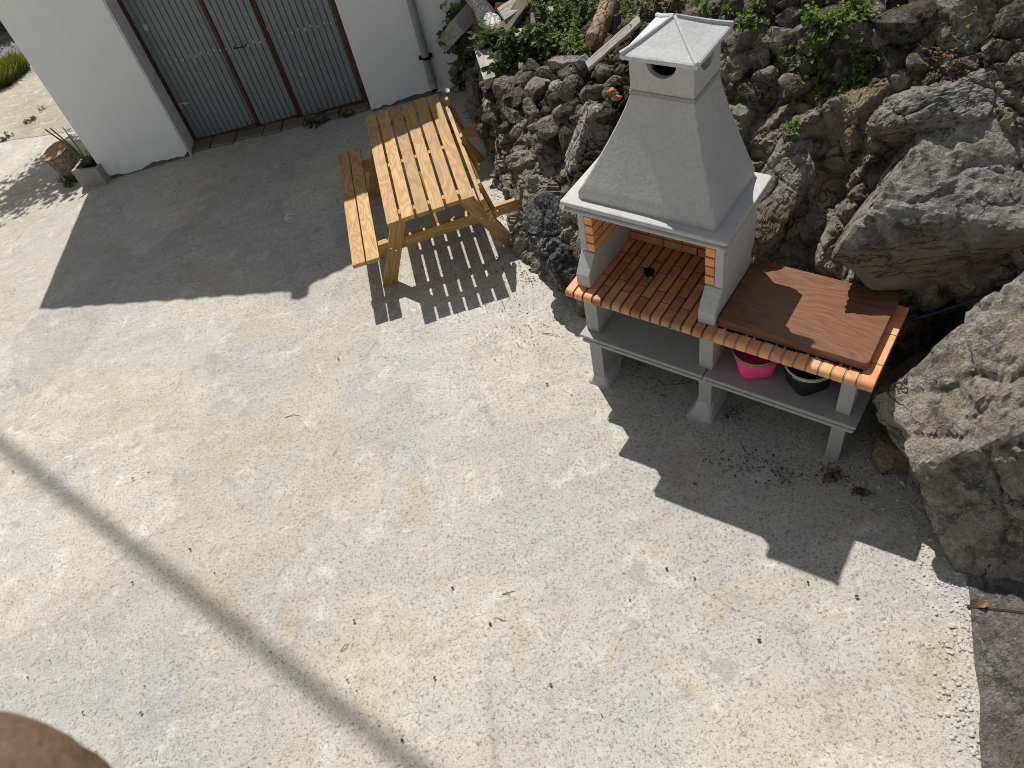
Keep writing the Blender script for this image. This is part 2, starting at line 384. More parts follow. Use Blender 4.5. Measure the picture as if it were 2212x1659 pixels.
def m_rock(name, a, b, white=.5, black=.5, tan=None, tanw=0.4, sc=1.0, soil=False, low=None):
    t = NT(name, .92, .12); o = t.obj()
    n = t.noise(o, 2.4 * sc, 9, .7, .7); f = t.noise(o, 22 * sc, 7, .75, .4); g = t.noise(o, 85, 4, .75)
    c = t.mix(t.ramp(n, [(.36, 0), (.62, 1)]), a, b)
    if tan:
        tn = t.noise(t.map(o, loc=(5, 2, 1)), 1.5 * sc, 6, .65, 1.0)
        c = t.mix(t.math('MULTIPLY', t.ramp(tn, [(.42, 0), (.58, 1)]), tanw), c, tan)
    wl = t.noise(t.map(o, loc=(1, 7, 3)), 11 * sc, 9, .8, 0); wg = t.ramp(t.noise(t.map(o, loc=(2, 2, 8)), 2.0 * sc, 4), [(.38, .25), (.6, 1)])
    c = t.mix(t.math('MULTIPLY', t.math('MULTIPLY', t.ramp(wl, [(.51, 0), (.57, 1)]), wg), white), c, (.56, .54, .49))
    wb = t.noise(t.map(o, loc=(4, 4, 9)), 3.6 * sc, 9, .78, .1)
    c = t.mix(t.math('MULTIPLY', t.ramp(wb, [(.53, 0), (.57, 1)]), white * .6), c, (.50, .485, .45))
    bl = t.noise(t.map(o, loc=(9, 3, 4)), 8 * sc, 9, .8, 0); bgt = t.ramp(t.noise(t.map(o, loc=(6, 1, 5)), 1.6 * sc, 4), [(.36, .2), (.58, 1)])
    c = t.mix(t.math('MULTIPLY', t.math('MULTIPLY', t.ramp(bl, [(.5, 0), (.56, 1)]), bgt), black), c, (.035, .033, .031))
    c = t.mix(.85, c, t.ramp(g, [(.3, .5), (.52, 1.0), (.75, 1.3)]), 'MULTIPLY')
    w = t.shift(t.map(o, (1, 1, 1.7), rot=(.3, .2, 0)), t.noise(o, 3.5, 5), .7)
    cv = t.voro(w, 1.9 * sc, 'DISTANCE_TO_EDGE'); cg = t.ramp(t.noise(o, 2.6, 3), [(.47, 0), (.55, 1)])
    crack = t.math('MULTIPLY', t.ramp(cv, [(0, 1), (.022, 0)]), cg)
    c = t.mix(t.math('MULTIPLY', crack, .9), c, (.02, .018, .015))
    if low is not None:
        sep = t.t.nodes.new('ShaderNodeSeparateXYZ'); t.t.links.new(o, sep.inputs[0])
        zl = t.math('ADD', sep.outputs[2], t.math('MULTIPLY', t.math('SUBTRACT', t.noise(o, 3, 5, .7), .5), .5))
        lay = t.noise(t.map(o, (1, 1, 7), rot=(.25, .1, 0)), 2.2, 6, .65, .8)
        lc = t.mix(lay, (.20, .155, .10), (.37, .31, .23)); lc = t.mix(t.ramp(lay, [(.40, 0), (.43, 1), (.46, 0)]), lc, (.05, .04, .03))
        c = t.mix(t.ramp(t.math('ADD', t.math('SUBTRACT', zl, low), .5), [(.42, 1), (.56, 0)]), c, lc)
    if soil:
        sep = t.t.nodes.new('ShaderNodeSeparateXYZ'); t.t.links.new(o, sep.inputs[0])
        zz = t.math('ADD', sep.outputs[2], t.math('MULTIPLY', t.noise(o, 4, 5), .5)); xx = t.math('MULTIPLY', t.math('SUBTRACT', sep.outputs[0], .9), 1.15)
        zz = t.math('SUBTRACT', t.math('ADD', zz, .22), t.math('MAXIMUM', xx, 0.0))
        c = t.mix(t.ramp(t.math('SUBTRACT', zz, .6), [(.62, 0), (.85, 1)]), c, t.mix(f, (.02, .016, .011), (.075, .058, .04)))
    if name == 'wall_stone': c = t.mix(1.0, c, t.ramp(t.island(), [(0, .45), (.6, .85), (1, 1.6)]), 'MULTIPLY')
    t.color(c)
    h = t.math('ADD', t.math('MULTIPLY', n, 2.0), t.math('MULTIPLY', f, 1.3)); h = t.math('ADD', h, t.math('MULTIPLY', g, .3))
    h = t.math('SUBTRACT', h, t.math('MULTIPLY', crack, .6))
    t.bump(h, 1.0, .045); return t.m
M_ROCK = m_rock('limestone', (.28, .255, .21), (.50, .46, .395), .85, .65, (.40, .32, .22), .45)
M_BANK = m_rock('bank_rock', (.26, .228, .182), (.44, .395, .325), .8, .8, (.40, .32, .215), .5, 1.3, True)
M_ROCKG = m_rock('grey_limestone', (.29, .283, .268), (.46, .45, .425), .85, .95, (.38, .32, .24), .35, 1.0, False, .03)
M_ROCKT = m_rock('tan_limestone', (.32, .25, .16), (.42, .345, .25), .55, .5, (.42, .31, .18), .5)
M_ROCKP = m_rock('pale_limestone', (.36, .335, .31), (.55, .515, .48), .8, .8, (.40, .31, .275), .4)
M_ROCKD = m_rock('dark_limestone', (.07, .075, .08), (.16, .165, .17), .8, .6, None, 0, 1.6)
M_STONE = m_rock('wall_stone', (.175, .155, .124), (.37, .335, .28), .8, .85, (.27, .205, .13), .5, 2.0)
M_SLAB = m_rock('slab_stone', (.20, .18, .155), (.30, .275, .24), .5, .6, (.20, .16, .115), .4, 2.0)
M_GRAVEL = m_plain('rubble', (.47, .44, .385), .92, .1, .2, 30, 0, .4, 60)

def m_leaf(name, c1, c2, trans=.35):
    t = NT(name, .55, .3); i = t.island()
    c = t.ramp(i, [(0, c1), (1, c2)]); t.color(c)
    tr = t.t.nodes.new('ShaderNodeBsdfTranslucent'); t.t.links.new(t.mix(1.0, c, (1.6, 1.5, .6), 'MULTIPLY'), tr.inputs[0])
    mx = t.t.nodes.new('ShaderNodeMixShader'); mx.inputs[0].default_value = trans
    t.t.links.new(t.b.outputs[0], mx.inputs[1]); t.t.links.new(tr.outputs[0], mx.inputs[2])
    t.t.links.new(mx.outputs[0], t.out.inputs[0]); return t.m
M_LEAF = m_leaf('green_leaf', (.065, .10, .03), (.18, .235, .075))
M_LEAFD = m_leaf('dark_leaf', (.028, .052, .018), (.09, .135, .045))
M_LEAFL = m_leaf('light_leaf', (.09, .16, .03), (.17, .24, .05))
M_GRASS = m_leaf('grass_blade', (.05, .085, .018), (.20, .21, .06))
M_DRY = m_leaf('dry_leaf', (.09, .055, .03), (.22, .15, .08), .15)
M_RED = m_leaf('red_leaf', (.22, .06, .03), (.30, .18, .08), .25)
M_YEL = m_leaf('yellow_leaf', (.35, .30, .04), (.42, .36, .06), .35)
M_DEAD = m_leaf('dead_leaf', (.045, .034, .024), (.14, .10, .062), .1)
M_STEM = m_plain('stem', (.10, .09, .045), .7, .2, .3)
M_TWIG = m_plain('twig', (.20, .15, .10), .8, .2, .3)
M_STRAW = m_plain('straw', (.38, .31, .19), .8, .2, .3)

# ------------------------------------------------------------------ ground
def grid_axis(lo, a, b, hi, step, far):
    xs = []; x = a
    while x < b: xs.append(x); x += step
    xs.append(b); k = step; x = b
    while x < hi: k *= far; x += k; xs.append(x)
    k = step; x = a
    while x > lo: k *= far; x -= k; xs.insert(0, x)
    return xs
def fbm(p, oct=4, lac=2.1, gain=.5):
    a, s = 1.0, 0.0
    for _ in range(oct):
        s += a * noise.noise(p); p = p * lac; a *= gain
    return s
gx = grid_axis(-150, -5.5, 2.6, 150, .06, 1.5); gy = grid_axis(-80, -.2, 9.2, 200, .06, 1.5)
vs, fs = [], []
for y in gy:
    for x in gx:
        d = .006 * fbm(Vector((x * .8, y * .8, 0)), 3) + .0035 * noise.noise(Vector((x * 5, y * 5, 2)))
        near = max(0, 1 - max(0, abs(x + 1.5) - 8) / 4)
        near *= max(0.0, min(1.0, (9.0 - y) / .6)) if x < -2.5 else 1.0
        vs.append((x, y, zg(max(-14, min(14, x)), max(-8, min(22, y))) + d * near))
nx = len(gx)
for j in range(len(gy) - 1):
    for i in range(nx - 1):
        a = j * nx + i; fs.append((a, a + 1, a + nx + 1, a + nx))
tag(pydata('ground', vs, fs, M_YARD), kind='structure')
def sheet(name, pts, mat, up):
    """a thin patch of paving lying on the slope, subdivided edges wobble a little"""
    out = []
    n = len(pts)
    for i in range(n):
        a, b = Vector(pts[i][:2]), Vector(pts[(i+1) % n][:2]); k = max(1, int((b - a).length / .15)) if (b - a).length < 8 else 1
        for j in range(k):
            p = a.lerp(b, j / k)
            if k > 1: p += Vector((noise.noise(Vector((p.x * 4, p.y * 4, 1))), noise.noise(Vector((p.x * 4, p.y * 4, 7))))) * .02
            out.append((p.x, p.y, zg(p.x, p.y) + up))
    return tag(pydata(name, out, [tuple(range(len(out)))], mat, smooth=False), kind='structure')
G = lambda px, py: (gg(px, py).x, gg(px, py).y)
sheet('old_pavement', [G(-120, 325), G(0, 306), G(60, 298), G(150, 284), G(330, 262), (-2, 14), (-6.0, 13.2), G(62, 152), G(22, 186), G(-60, 215)], M_OLD, .004)
sheet('verge_soil', [G(-160, 240), G(-20, 200), G(22, 186), G(66, 148), G(60, 118), G(0, 131), G(-160, 165)], M_SOIL, .008)
sheet('road', [G(-400, 214), G(0, 131), G(60, 118), (-3, 16.3), (-3, 19.2), G(30, 78), G(0, 88), G(-400, 130)], M_ROAD, .012)

# ------------------------------------------------------------------ the rocky bank (terrain)
BY = -0.7791
BU, BV = Vector((math.cos(BY), math.sin(BY), 0)), Vector((-math.sin(BY), math.cos(BY), 0))
BO = Vector((.4459, 3.3747, 0))
def BQ(u, v, z=0.0): return BO + BU * u + BV * v + Vector((0, 0, z))
PL = [(-.02, -.25), (.0, 0), (.06, .35), (.16, .72), (.34, .98), (.75, 1.12), (1.3, 1.35), (2.3, 1.75), (5, 2.5)]
PM = [(-.02, -.25), (.0, .02), (.12, .4), (.28, .78), (.5, 1.08), (.78, 1.25), (1.3, 1.5), (2.3, 1.9), (5, 2.6)]
PN = [(-.02, -.25), (.0, .1), (.1, .45), (.24, .8), (.5, 1.1), (.88, 1.32), (1.3, 1.6), (2.3, 2.0), (5, 2.7)]
PB = [(-.02, -.25), (.0, .3), (.03, .7), (.12, 1.05), (.36, 1.34), (.68, 1.64), (1.05, 1.95), (1.9, 2.3), (5, 2.9)]
PC = [(.1, -.25), (.10, .3), (.06, .7), (.08, 1.0), (.32, 1.28), (.66, 1.6), (1.02, 1.95), (1.8, 2.35), (5, 3.0)]
PD = [(.22, -.25), (.20, .3), (.12, .7), (.08, 1.0), (.28, 1.3), (.62, 1.62), (.98, 1.95), (1.7, 2.35), (5, 3.0)]
PE = [(.5, -.25), (.46, .3), (.36, .7), (.22, 1.0), (.3, 1.3), (.62, 1.62), (.98, 1.95), (1.7, 2.35), (5, 3.0)]
PF = lambda px, py: tuple(gg(px, py).xy)
cols = [((.50, 9.6), (1, 0), PL), ((.28, 8.6), (1, 0), PL), (PF(985, 192), (.8, .6), PL), (PF(1018, 192), (1, .2), PL), (PF(1036, 262), (1, 0), PL), (PF(1056, 320), (1, 0), PL), (PF(1092, 408), (1, .1), PL),
        (PF(1128, 520), (.85, .4), PM), (PF(1165, 565), (.8, .55), PM), (PF(1214, 645), (.74, .66), PN), (PF(1276, 690), (.72, .70), PN),
        (BQ(.30, .74)[:2], (.70, .71), PB), (BQ(.7, .74)[:2], (.70, .71), PB), (BQ(1.05, .74)[:2], (.70, .71), PB),
        (BQ(1.35, .72)[:2], (.70, .71), PC), (BQ(1.7, .72)[:2], (.70, .71), PD), (BQ(2.1, .74)[:2], (.70, .71), PE),
        (BQ(2.6, .70)[:2], (.70, .71), PE), (BQ(3.2, .5)[:2], (.75, .66), PD), (BQ(4.2, .1)[:2], (.8, .6), PD), (BQ(6, -.6)[:2], (.85, .5), PD)]
ctrl = []
for (bx, by), d, P in cols:
    dv = Vector((d[0], d[1], 0)).normalized(); ctrl.append([Vector((bx, by, 0)) + dv * q + Vector((0, 0, z)) for q, z in P])
def cat(a, b, c, d, t):
    return ((b * 2) + (c - a) * t + (a * 2 - b * 5 + c * 4 - d) * t * t + (b * 3 - a - c * 3 + d) * t ** 3) * .5
def resample(seq, n):
    out = []; m = len(seq) - 1
    for i in range(n + 1):
        x = i * m / n; k = min(int(x), m - 1); t = x - k
        g = lambda q: seq[max(0, min(m, q))]
        out.append(cat(g(k - 1), g(k), g(k + 1), g(k + 2), t))
    return out
def crease(p, sc):
    dist, _ = noise.voronoi(p * sc); return max(-1.0, -math.exp(-(dist[1] - dist[0]) * 14))
def facet(p, sc):
    q = p * sc; dist, pts = noise.voronoi(q); c = pts[0]
    g = Vector((noise.noise(c * 2.7), noise.noise(c * 2.7 + Vector((11, 0, 0))), noise.noise(c * 2.7 + Vector((0, 13, 0)))))
    return .7 * noise.noise(c * 3.7 + Vector((5, 5, 5))) + 1.1 * (q - c).dot(g)
def rough_at(p, k):
    w = p + Vector((noise.noise(p * 2.1), noise.noise(p * 2.1 + Vector((7, 0, 0))), noise.noise(p * 2.1 + Vector((0, 9, 0))))) * .16
    d = .08 * noise.noise(w * 1.5) + .03 * (1 - 2 * abs(noise.noise(w * 3.1 + Vector((3, 1, 2)))))
    d += .10 * facet(Vector((w.x, w.y, w.z * 1.3)), 2.6) + .045 * facet(w + Vector((5, 5, 5)), 6.5) + .016 * facet(w, 16)
    d += .06 * (crease(w, 3.2) + .2) + .03 * (crease(w + Vector((2, 2, 2)), 8) + .2) + .010 * noise.noise(w * 17) + .008 * noise.noise(w * 38)
    return d * k
NS, NTT = 560, 250
rows = [resample(c, NTT) for c in ctrl]
gridp = [resample([r[j] for r in rows], NS) for j in range(NTT + 1)]      # [t][s]
_v = [p for r in gridp for p in r]
_f = [(j * (NS + 1) + i, j * (NS + 1) + i + 1, (j + 1) * (NS + 1) + i + 1, (j + 1) * (NS + 1) + i) for j in range(NTT) for i in range(NS)]
BASE = BVHTree.FromPolygons([tuple(v) for v in _v], _f)
def on_base(px, py):
    h = BASE.ray_cast(CAM, ray(px, py).normalized())[0]
    return h if h is not None else at_z(px, py, 1.3)
RIDGES = [([(1645, 560), (1690, 420), (1725, 300), (1790, 235)], .10, .07), ([(1745, 560), (1790, 430), (1850, 330), (1950, 215)], -.09, .07),
          ([(1800, 560), (1840, 400), (1900, 300), (1975, 220)], .11, .08), ([(1850, 600), (1900, 545), (1990, 560), (2110, 600)], .07, .07),
          ([(1660, 180), (1640, 300), (1625, 420)], -.10, .08), ([(1100, 300), (1150, 380), (1180, 500)], .06, .09), ([(1200, 330), (1230, 420), (1240, 470)], -.07, .06)]
RIDGES = [([on_base(*q) for q in pts], a, w) for pts, a, w in RIDGES]
def ridge_at(p):
    s_ = 0.0
    for pts, a, w in RIDGES:
        best = 1e9
        for u, v in zip(pts, pts[1:]):
            e = v - u; t = max(0, min(1, (p - u).dot(e) / e.length_squared)); best = min(best, (p - u - e * t).length)
        if best < w * 3: s_ += a * math.exp(-(best / w) ** 2)
    return s_
vs = []
for j in range(NTT + 1):
    for i in range(NS + 1):
        p = gridp[j][i]
        a = gridp[j][min(NS, i + 1)] - gridp[j][max(0, i - 1)]; b = gridp[min(NTT, j + 1)][i] - gridp[max(0, j - 1)][i]
        n = a.cross(b)
        n = n.normalized() if n.length > 1e-9 else Vector((0, 0, 1))
        d = rough_at(p, 1.0) + ridge_at(p + Vector((noise.noise(p * 4), noise.noise(p * 4 + Vector((9, 0, 0))), noise.noise(p * 4 + Vector((0, 9, 0))))) * .07)
        if j < 14: d *= .5
        vs.append(p + n * d)
fs = []
for j in range(NTT):
    for i in range(NS):
        a = j * (NS + 1) + i; fs.append((a, a + 1, a + NS + 2, a + NS + 1))
tag(pydata('rocky_bank', vs, fs, M_BANK, smooth=False), kind='structure')
BANK = BVHTree.FromPolygons([tuple(v) for v in vs], fs)
def hit(px, py, z=1.2):
    loc, n, i, d = BANK.ray_cast(CAM, ray(px, py).normalized())
    if loc is None:
        loc = at_z(px, py, z); n = Vector((-.5, -.5, .7)).normalized(); d = (loc - CAM).length
    if n.dot(CAM - loc) < 0: n = -n
    return loc, n.normalized(), d
def pxm(d): return d / FOC          # metres per photo pixel at distance d

# ------------------------------------------------------------------ rocks
def rock_mesh(size, seed, sub=4, cuts=9, rough=.07, basis=None, lo=.58, hi=.95):
    rr = random.Random(seed); bm = bmesh.new()
    bmesh.ops.create_icosphere(bm, subdivisions=sub, radius=1.0)
    pl = []
    for _ in range(cuts):
        n = Vector((rr.gauss(0, 1), rr.gauss(0, 1), rr.gauss(0, 1))).normalized(); pl.append((n, rr.uniform(lo, hi)))
    off = Vector((rr.random() * 50, rr.random() * 50, rr.random() * 50))
    vs = []; big = max(size)
    for v in bm.verts:
        d = v.co.normalized(); r = 1.08
        for n, h in pl:
            k = d.dot(n)
            if k > 1e-3: r = min(r, h / k)
        p = d * r
        w = Vector((p.x * size[0], p.y * size[1], p.z * size[2])); q = w / big + off
        qq = q + Vector((noise.noise(q * 3), noise.noise(q * 3 + Vector((7, 0, 0))), noise.noise(q * 3 + Vector((0, 7, 0))))) * .12
        dd = .9 * noise.noise(q * 1.7) + 1.0 * facet(qq, 2.2) + .55 * facet(qq + Vector((3, 3, 3)), 5.2) + .22 * facet(qq, 12)
        dd += .9 * (crease(qq, 2.2) + .15) + .35 * (crease(qq + Vector((1, 4, 2)), 6) + .15) + .16 * noise.noise(q * 21) + .10 * noise.noise(q * 45)
        if sub > 5: dd += .10 * facet(qq, 26) + .07 * noise.noise(q * 80)
        w = w + d * dd * big * rough
        if basis: w = basis @ w
        vs.append(w)
    fs = [tuple(x.index for x in f.verts) for f in bm.faces]; bm.free()
    return vs, fs
def basis_from(n, ang=0.0):
    n = n.normalized(); a = n.cross(Vector((0, 0, 1)))
    if a.length < .05: a = Vector((1, 0, 0))
    a.normalize(); b = n.cross(a)
    m = Matrix((a, b, n)).transposed(); return m @ Matrix.Rotation(ang, 3, 'Z')
def screen_basis(ang):
    """axes of a stone: x, y across the view, z towards the viewer"""
    m = Matrix((CR, CU, -FWD)).transposed(); return m @ Matrix.Rotation(ang, 3, 'Z')
def boulder(px, py, w, h, dep, ang, label, mat, seed, sub=5, sink=.35, cuts=9, rough=.07, z=1.2, loc=None):
    L, n, d = hit(px, py, z)
    if loc is not None: L = Vector(loc); d = (L - CAM).length
    k = pxm(d); s = (w * k / 2, h * k / 2, dep)
    L = L - n * (dep * sink) if loc is None else L
    vv, ff = rock_mesh(s, seed, sub, cuts, rough, screen_basis(math.radians(ang)))
    o = pydata('boulder', vv, ff, mat, at=L, smooth=False)
    return tag(o, label, 'boulder')
boulder(2165, 412, 600, 430, .24, 10, 'huge rounded grey boulder with dark lichen behind the right end of the wooden board', M_ROCKG, 3, 6, .45, 14, .035)
boulder(1800, 380, 120, 350, .13, -30, 'tan bedrock slab sloping down towards the wooden board', M_ROCKT, 26, 6, .5, 12, .05)
boulder(1705, 400, 100, 320, .13, -26, 'narrow grey bedrock rib sloping down right of the chimney hood', M_ROCKG, 21, 6, .5, 12, .05)
boulder(1880, 250, 130, 230, .14, -38, 'tan smooth bedrock block under the large hanging plant', M_ROCKT, 28, 6, .5, 12, .05)
boulder(2120, 200, 320, 120, .26, 18, 'long grey boulder lying on top of the huge rounded one at the right edge', M_ROCKG, 8, 6, .35, 9, .06)
boulder(1275, 300, 130, 190, .18, -8, 'pale pinkish boulder with white lichen left of the chimney hood', M_ROCKP, 32, 6, .25, 10, .07)
boulder(1215, 545, 130, 230, .18, 20, 'dark grey veined rock standing left of the barbecue', M_ROCKD, 41, 6, .35, 10, .09)
boulder(2150, 960, 560, 660, .42, -8, 'big brown boulder at the right edge in front of the barbecue end', M_ROCK, 52, 6, .3, 16, .05, loc=at_z(2232, 912, .70))
boulder(1962, 850, 200, 135, .16, 32, 'flat topped tan stone leaning beside the barbecue end', M_ROCKT, 64, 5, .3, 12, .03, loc=gg(1968, 905) + Vector((.05, .07, .28)))
boulder(1935, 985, 95, 115, .11, 10, 'small brown stone on the ground under the tan leaning stone', M_ROCKT, 66, 5, .3, 8, .06, loc=gg(1940, 1005) + Vector((.02, .03, .05)))
boulder(2000, 1070, 150, 150, .10, 30, 'pale crumbly rock foot where the big brown boulder meets the yard', M_ROCKP, 69, 5, .3, 9, .10, loc=gg(2025, 1085) + Vector((.04, .03, .0)))

# dry stone wall: one thing, its stones in one mesh
wl, wf = [], []
def wall_stone(px, py, w, h, ang, seed, dep=.5, sink=-.08):
    L, n, d = hit(px, py); k = pxm(d)
    s = (w * k / 2, h * k / 2, min(w, h) * k * dep)
    m = basis_from((n * .8 - FWD.normalized() * .8).normalized(), 0); sb = screen_basis(math.radians(ang))
    vv, ff = rock_mesh(s, seed, 4, 12, .038, sb, .5, .9); b = len(wl)
    wl.extend(v + L - n * (s[2] * sink) for v in vv); wf.extend(tuple(q + b for q in f) for f in ff)
def scatter_px(poly_test, x0, x1, y0, y1, n, dmin, seed):
    rr = random.Random(seed); pts = []
    for _ in range(n * 40):
        p = (rr.uniform(x0, x1), rr.uniform(y0, y1))
        if poly_test(*p) and all((p[0]-q[0])**2 + (p[1]-q[1])**2 > dmin**2 for q in pts): pts.append(p)
        if len(pts) >= n: break
    return pts
big = [(1168, 195, 70, 52, 20), (1235, 205, 62, 74, -25), (1195, 268, 78, 56, 25), (1100, 190, 62, 60, 10), (1290, 205, 66, 46, 12), (1255, 150, 90, 40, 8),
       (1150, 245, 46, 60, 35), (1225, 300, 42, 62, 10), (1110, 250, 50, 46, -30), (1065, 235, 44, 52, 10), (1330, 180, 60, 40, 0), (1190, 160, 60, 36, 5),
       (1690, 90, 104, 70, 12), (1680, 165, 92, 62, 8), (1640, 120, 60, 50, 0), (1750, 185, 76, 50, 20), (1625, 200, 60, 46, 10), (1700, 225, 80, 40, 15),
       (1790, 40, 96, 62, 10), (1850, 75, 76, 70, 30), (1965, 60, 125, 105, 15), (2090, 45, 120, 110, -15), (1905, 30, 70, 56, 0), (1930, 130, 62, 74, 25),
       (1985, 140, 66, 50, 10), (2035, 120, 50, 50, 10), (1740, 30, 70, 50, 0), (2160, 110, 80, 60, 10), (1660, 40, 60, 44, 0), (1875, 130, 50, 40, 20), (2190, 40, 80, 80, 0)]
for k, (a, b, w, h, an) in enumerate(big): wall_stone(a, b, w, h, an, 200 + k)
def zone_l(x, y): return y > 150 and y < 285 and x > 1030 + (y - 150) * .12 and x < 1350 - (y - 150) * .35
def zone_r(x, y): return y < 330 - abs(x - 1640) * 1.2 + 120 and x > 1590
bigc = [(q[0], q[1]) for q in big]
k = 300
for (a, b) in scatter_px(lambda x, y: zone_l(x, y) and all((x-c[0])**2 + (y-c[1])**2 > 26**2 for c in bigc), 1020, 1350, 150, 360, 75, 17, 4):
    k += 1; s = R.uniform(20, 46); wall_stone(a, b, s * 1.25, s, R.uniform(-40, 40), k)
for (a, b) in scatter_px(lambda x, y: all((x-c[0])**2 + (y-c[1])**2 > 34**2 for c in bigc) and y < 200 - max(0, (x - 1780)) * .1, 1590, 2212, 0, 240, 90, 21, 5):
    k += 1; s = R.uniform(24, 52); wall_stone(a, b, s * 1.3, s, R.uniform(-30, 40), k)
wall = thing('dry_stone_wall', 'rough dry stone wall of lichen covered stones above the bedrock behind table and barbecue', 'stone wall', (0, 0, 0))
pydata('stones', wl, wf, M_STONE, wall, smooth=False)

# rubble along the foot of the rocks
def pebbles(name, line, n, spread, smin, smax, seed, mat, sink=.3):
    rr = random.Random(seed); vs, fs = [], []
    seg = [(Vector(a), Vector(b), wa) for a, b, wa in line]
    for _ in range(n):
        a, b, w = rr.choice(seg); p = a.lerp(b, rr.random())
        p = Vector((p.x + rr.gauss(0, spread) * w, p.y + rr.gauss(0, spread) * w)); s = rr.uniform(smin, smax) * (.5 + rr.random() ** 2)
        bm = bmesh.new(); bmesh.ops.create_icosphere(bm, subdivisions=1, radius=s); b0 = len(vs)
        e = Vector((rr.uniform(.7, 1.3), rr.uniform(.7, 1.3), rr.uniform(.4, .8)))
        for v in bm.verts:
            c = v.co * (1 + rr.uniform(-.22, .22)); vs.append((p.x + c.x * e.x, p.y + c.y * e.y, zg(p.x, p.y) + c.z * e.z + s * (.45 - sink)))
        fs.extend(tuple(v.index + b0 for v in f.verts) for f in bm.faces); bm.free()
    return tag(pydata(name, vs, fs, mat, smooth=False), kind='stuff')
g2 = lambda px, py: gg(px, py).xy
pebbles('rubble', [(g2(1955, 1040), g2(2010, 1110), 1), (g2(2000, 1100), g2(2070, 1200), 1), (g2(2040, 1180), g2(2075, 1320), .8), (g2(2070, 1300), g2(2095, 1500), .7),
                   (g2(2090, 1480), g2(2120, 1659), .7), (g2(1170, 590), g2(1270, 690), .6), (g2(1040, 320), g2(1110, 530), .35), (g2(1860, 985), g2(1950, 1060), 1)], 1500, .12, .0025, .011, 5, M_GRAVEL)
tag(sheet('pavement', [G(2086, 1196), G(2120, 1659), G(2160, 1900), (3.2, .2), (3.2, 1.35), G(2230, 1225)], M_SLAB, .012), kind='structure')

# ------------------------------------------------------------------ garage building
g0, g1, gd2, gd3, g4, g5 = gg(233, 389), gg(411, 338), gg(421, 308), gg(799, 224), gg(804.5, 241), gg(955, 200)
bld = thing('garage_building', 'white plastered garage with a wide corrugated metal door', 'building', (g0.x, g0.y, zg(g0.x, g0.y)))
BB = Vector(bld.location)
def W(p, z): return Vector((p[0] - BB.x, p[1] - BB.y, z - BB.z))
def pier(a, b, back_a, back_b, top):
    mb = MB(); n = 60
    # slightly ragged foot: the plaster stops above the yard
    fr = [a.lerp(b, i / n) for i in range(n + 1)]
    lo, hi = [], []
    for i, p in enumerate(fr):
        hgt = zg(p.x, p.y) + .012 + max(0, .03 + .06 * noise.noise(Vector((p.x * 2.3, 4, 1))) + .035 * noise.noise(Vector((p.x * 11, 4, 1))))
        lo.append(mb.bm.verts.new(W(p, hgt))); hi.append(mb.bm.verts.new(W(p, top)))
    for i in range(n): mb.face([lo[i], lo[i+1], hi[i+1], hi[i]])
    q = [mb.bm.verts.new(W(back_b, zg(*back_b[:2]) - .05)), mb.bm.verts.new(W(back_b, top)), mb.bm.verts.new(W(back_a, zg(*back_a[:2]) - .05)), mb.bm.verts.new(W(back_a, top))]
    mb.face([lo[-1], q[0], q[1], hi[-1]]); mb.face([q[0], q[2], q[3], q[1]]); mb.face([q[2], lo[0], hi[0], q[3]])
    return mb
TOP = 2.75
gnorm = Vector((0.145, .99, 0))
lb = g0 + Vector((.55, 5.5, 0))
pier(g0, g1, lb, Vector((gd2.x, lb.y, 0)), TOP).build('wall', M_PLASTER, bld)
pier(g4, g4 + (g5 - g4) * 2.6, Vector((gd3.x + .03, 13.5, 0)), Vector((g5.x + 1.6, 13.5, 0)), TOP).build('wall', M_PLASTER, bld)
mb = MB(); mb.prism([W(g1, 0).xy, W(g4, 0).xy, W(gd3, 0).xy + Vector((0, .2)), W(gd2, 0).xy + Vector((0, .2))], 'z', 2.15 - BB.z, TOP - .01 - BB.z); mb.build('lintel', M_PLASTER, bld)
# dark footing that shows under the ragged plaster
for a, b in ((g0, g1), (g4, g5)):
    mb = MB(); d = (b - a).normalized(); nb = Vector((-d.y, d.x, 0))
    A, B_ = a + nb * .012, b + nb * .012
    mb.obox(W((A + B_) / 2 + nb * .06, (zg(A.x, A.y) + zg(B_.x, B_.y)) / 2 + .03), d, nb, Vector((0, 0, 1)), (B_ - A).length - .02, .12, .16)
    mb.build('footing', M_STEP, bld)
# rough left reveal of the door recess
mb = MB(); a, b = g1 + Vector((.004, .0, 0)), gd2
d = (b - a).normalized(); nb = Vector((d.y, -d.x, 0))
mb.obox(W((a + b) / 2 + nb * .006, 1.0), d, nb, Vector((0, 0, 1)), (b - a).length - .01, .012, 2.9); mb.build('reveal', M_RAW, bld)
# threshold stones
mb = MB()
rr = random.Random(3); t0 = 0.0
dl = (gd3 - gd2); dn = Vector((dl.y, -dl.x, 0)).normalized()
while t0 < 1:
    t1 = min(1, t0 + rr.uniform(.1, .2)); a, b = gd2.lerp(gd3, t0), gd2.lerp(gd3, t1)
    f0, f1 = g1.lerp(g4, t0), g1.lerp(g4, t1); w = (f0 - a).length * rr.uniform(.68, .85)
    c = (a + b) / 2 + dn * (w / 2 - .04)
    mb.obox(W(c, zg(c.x, c.y) + .012), dl.normalized(), dn, Vector((0, 0, 1)), (b - a).length - .012, w + .08, .055, .008); t0 = t1
mb.build('threshold', M_STEP, bld, bevel=.012)
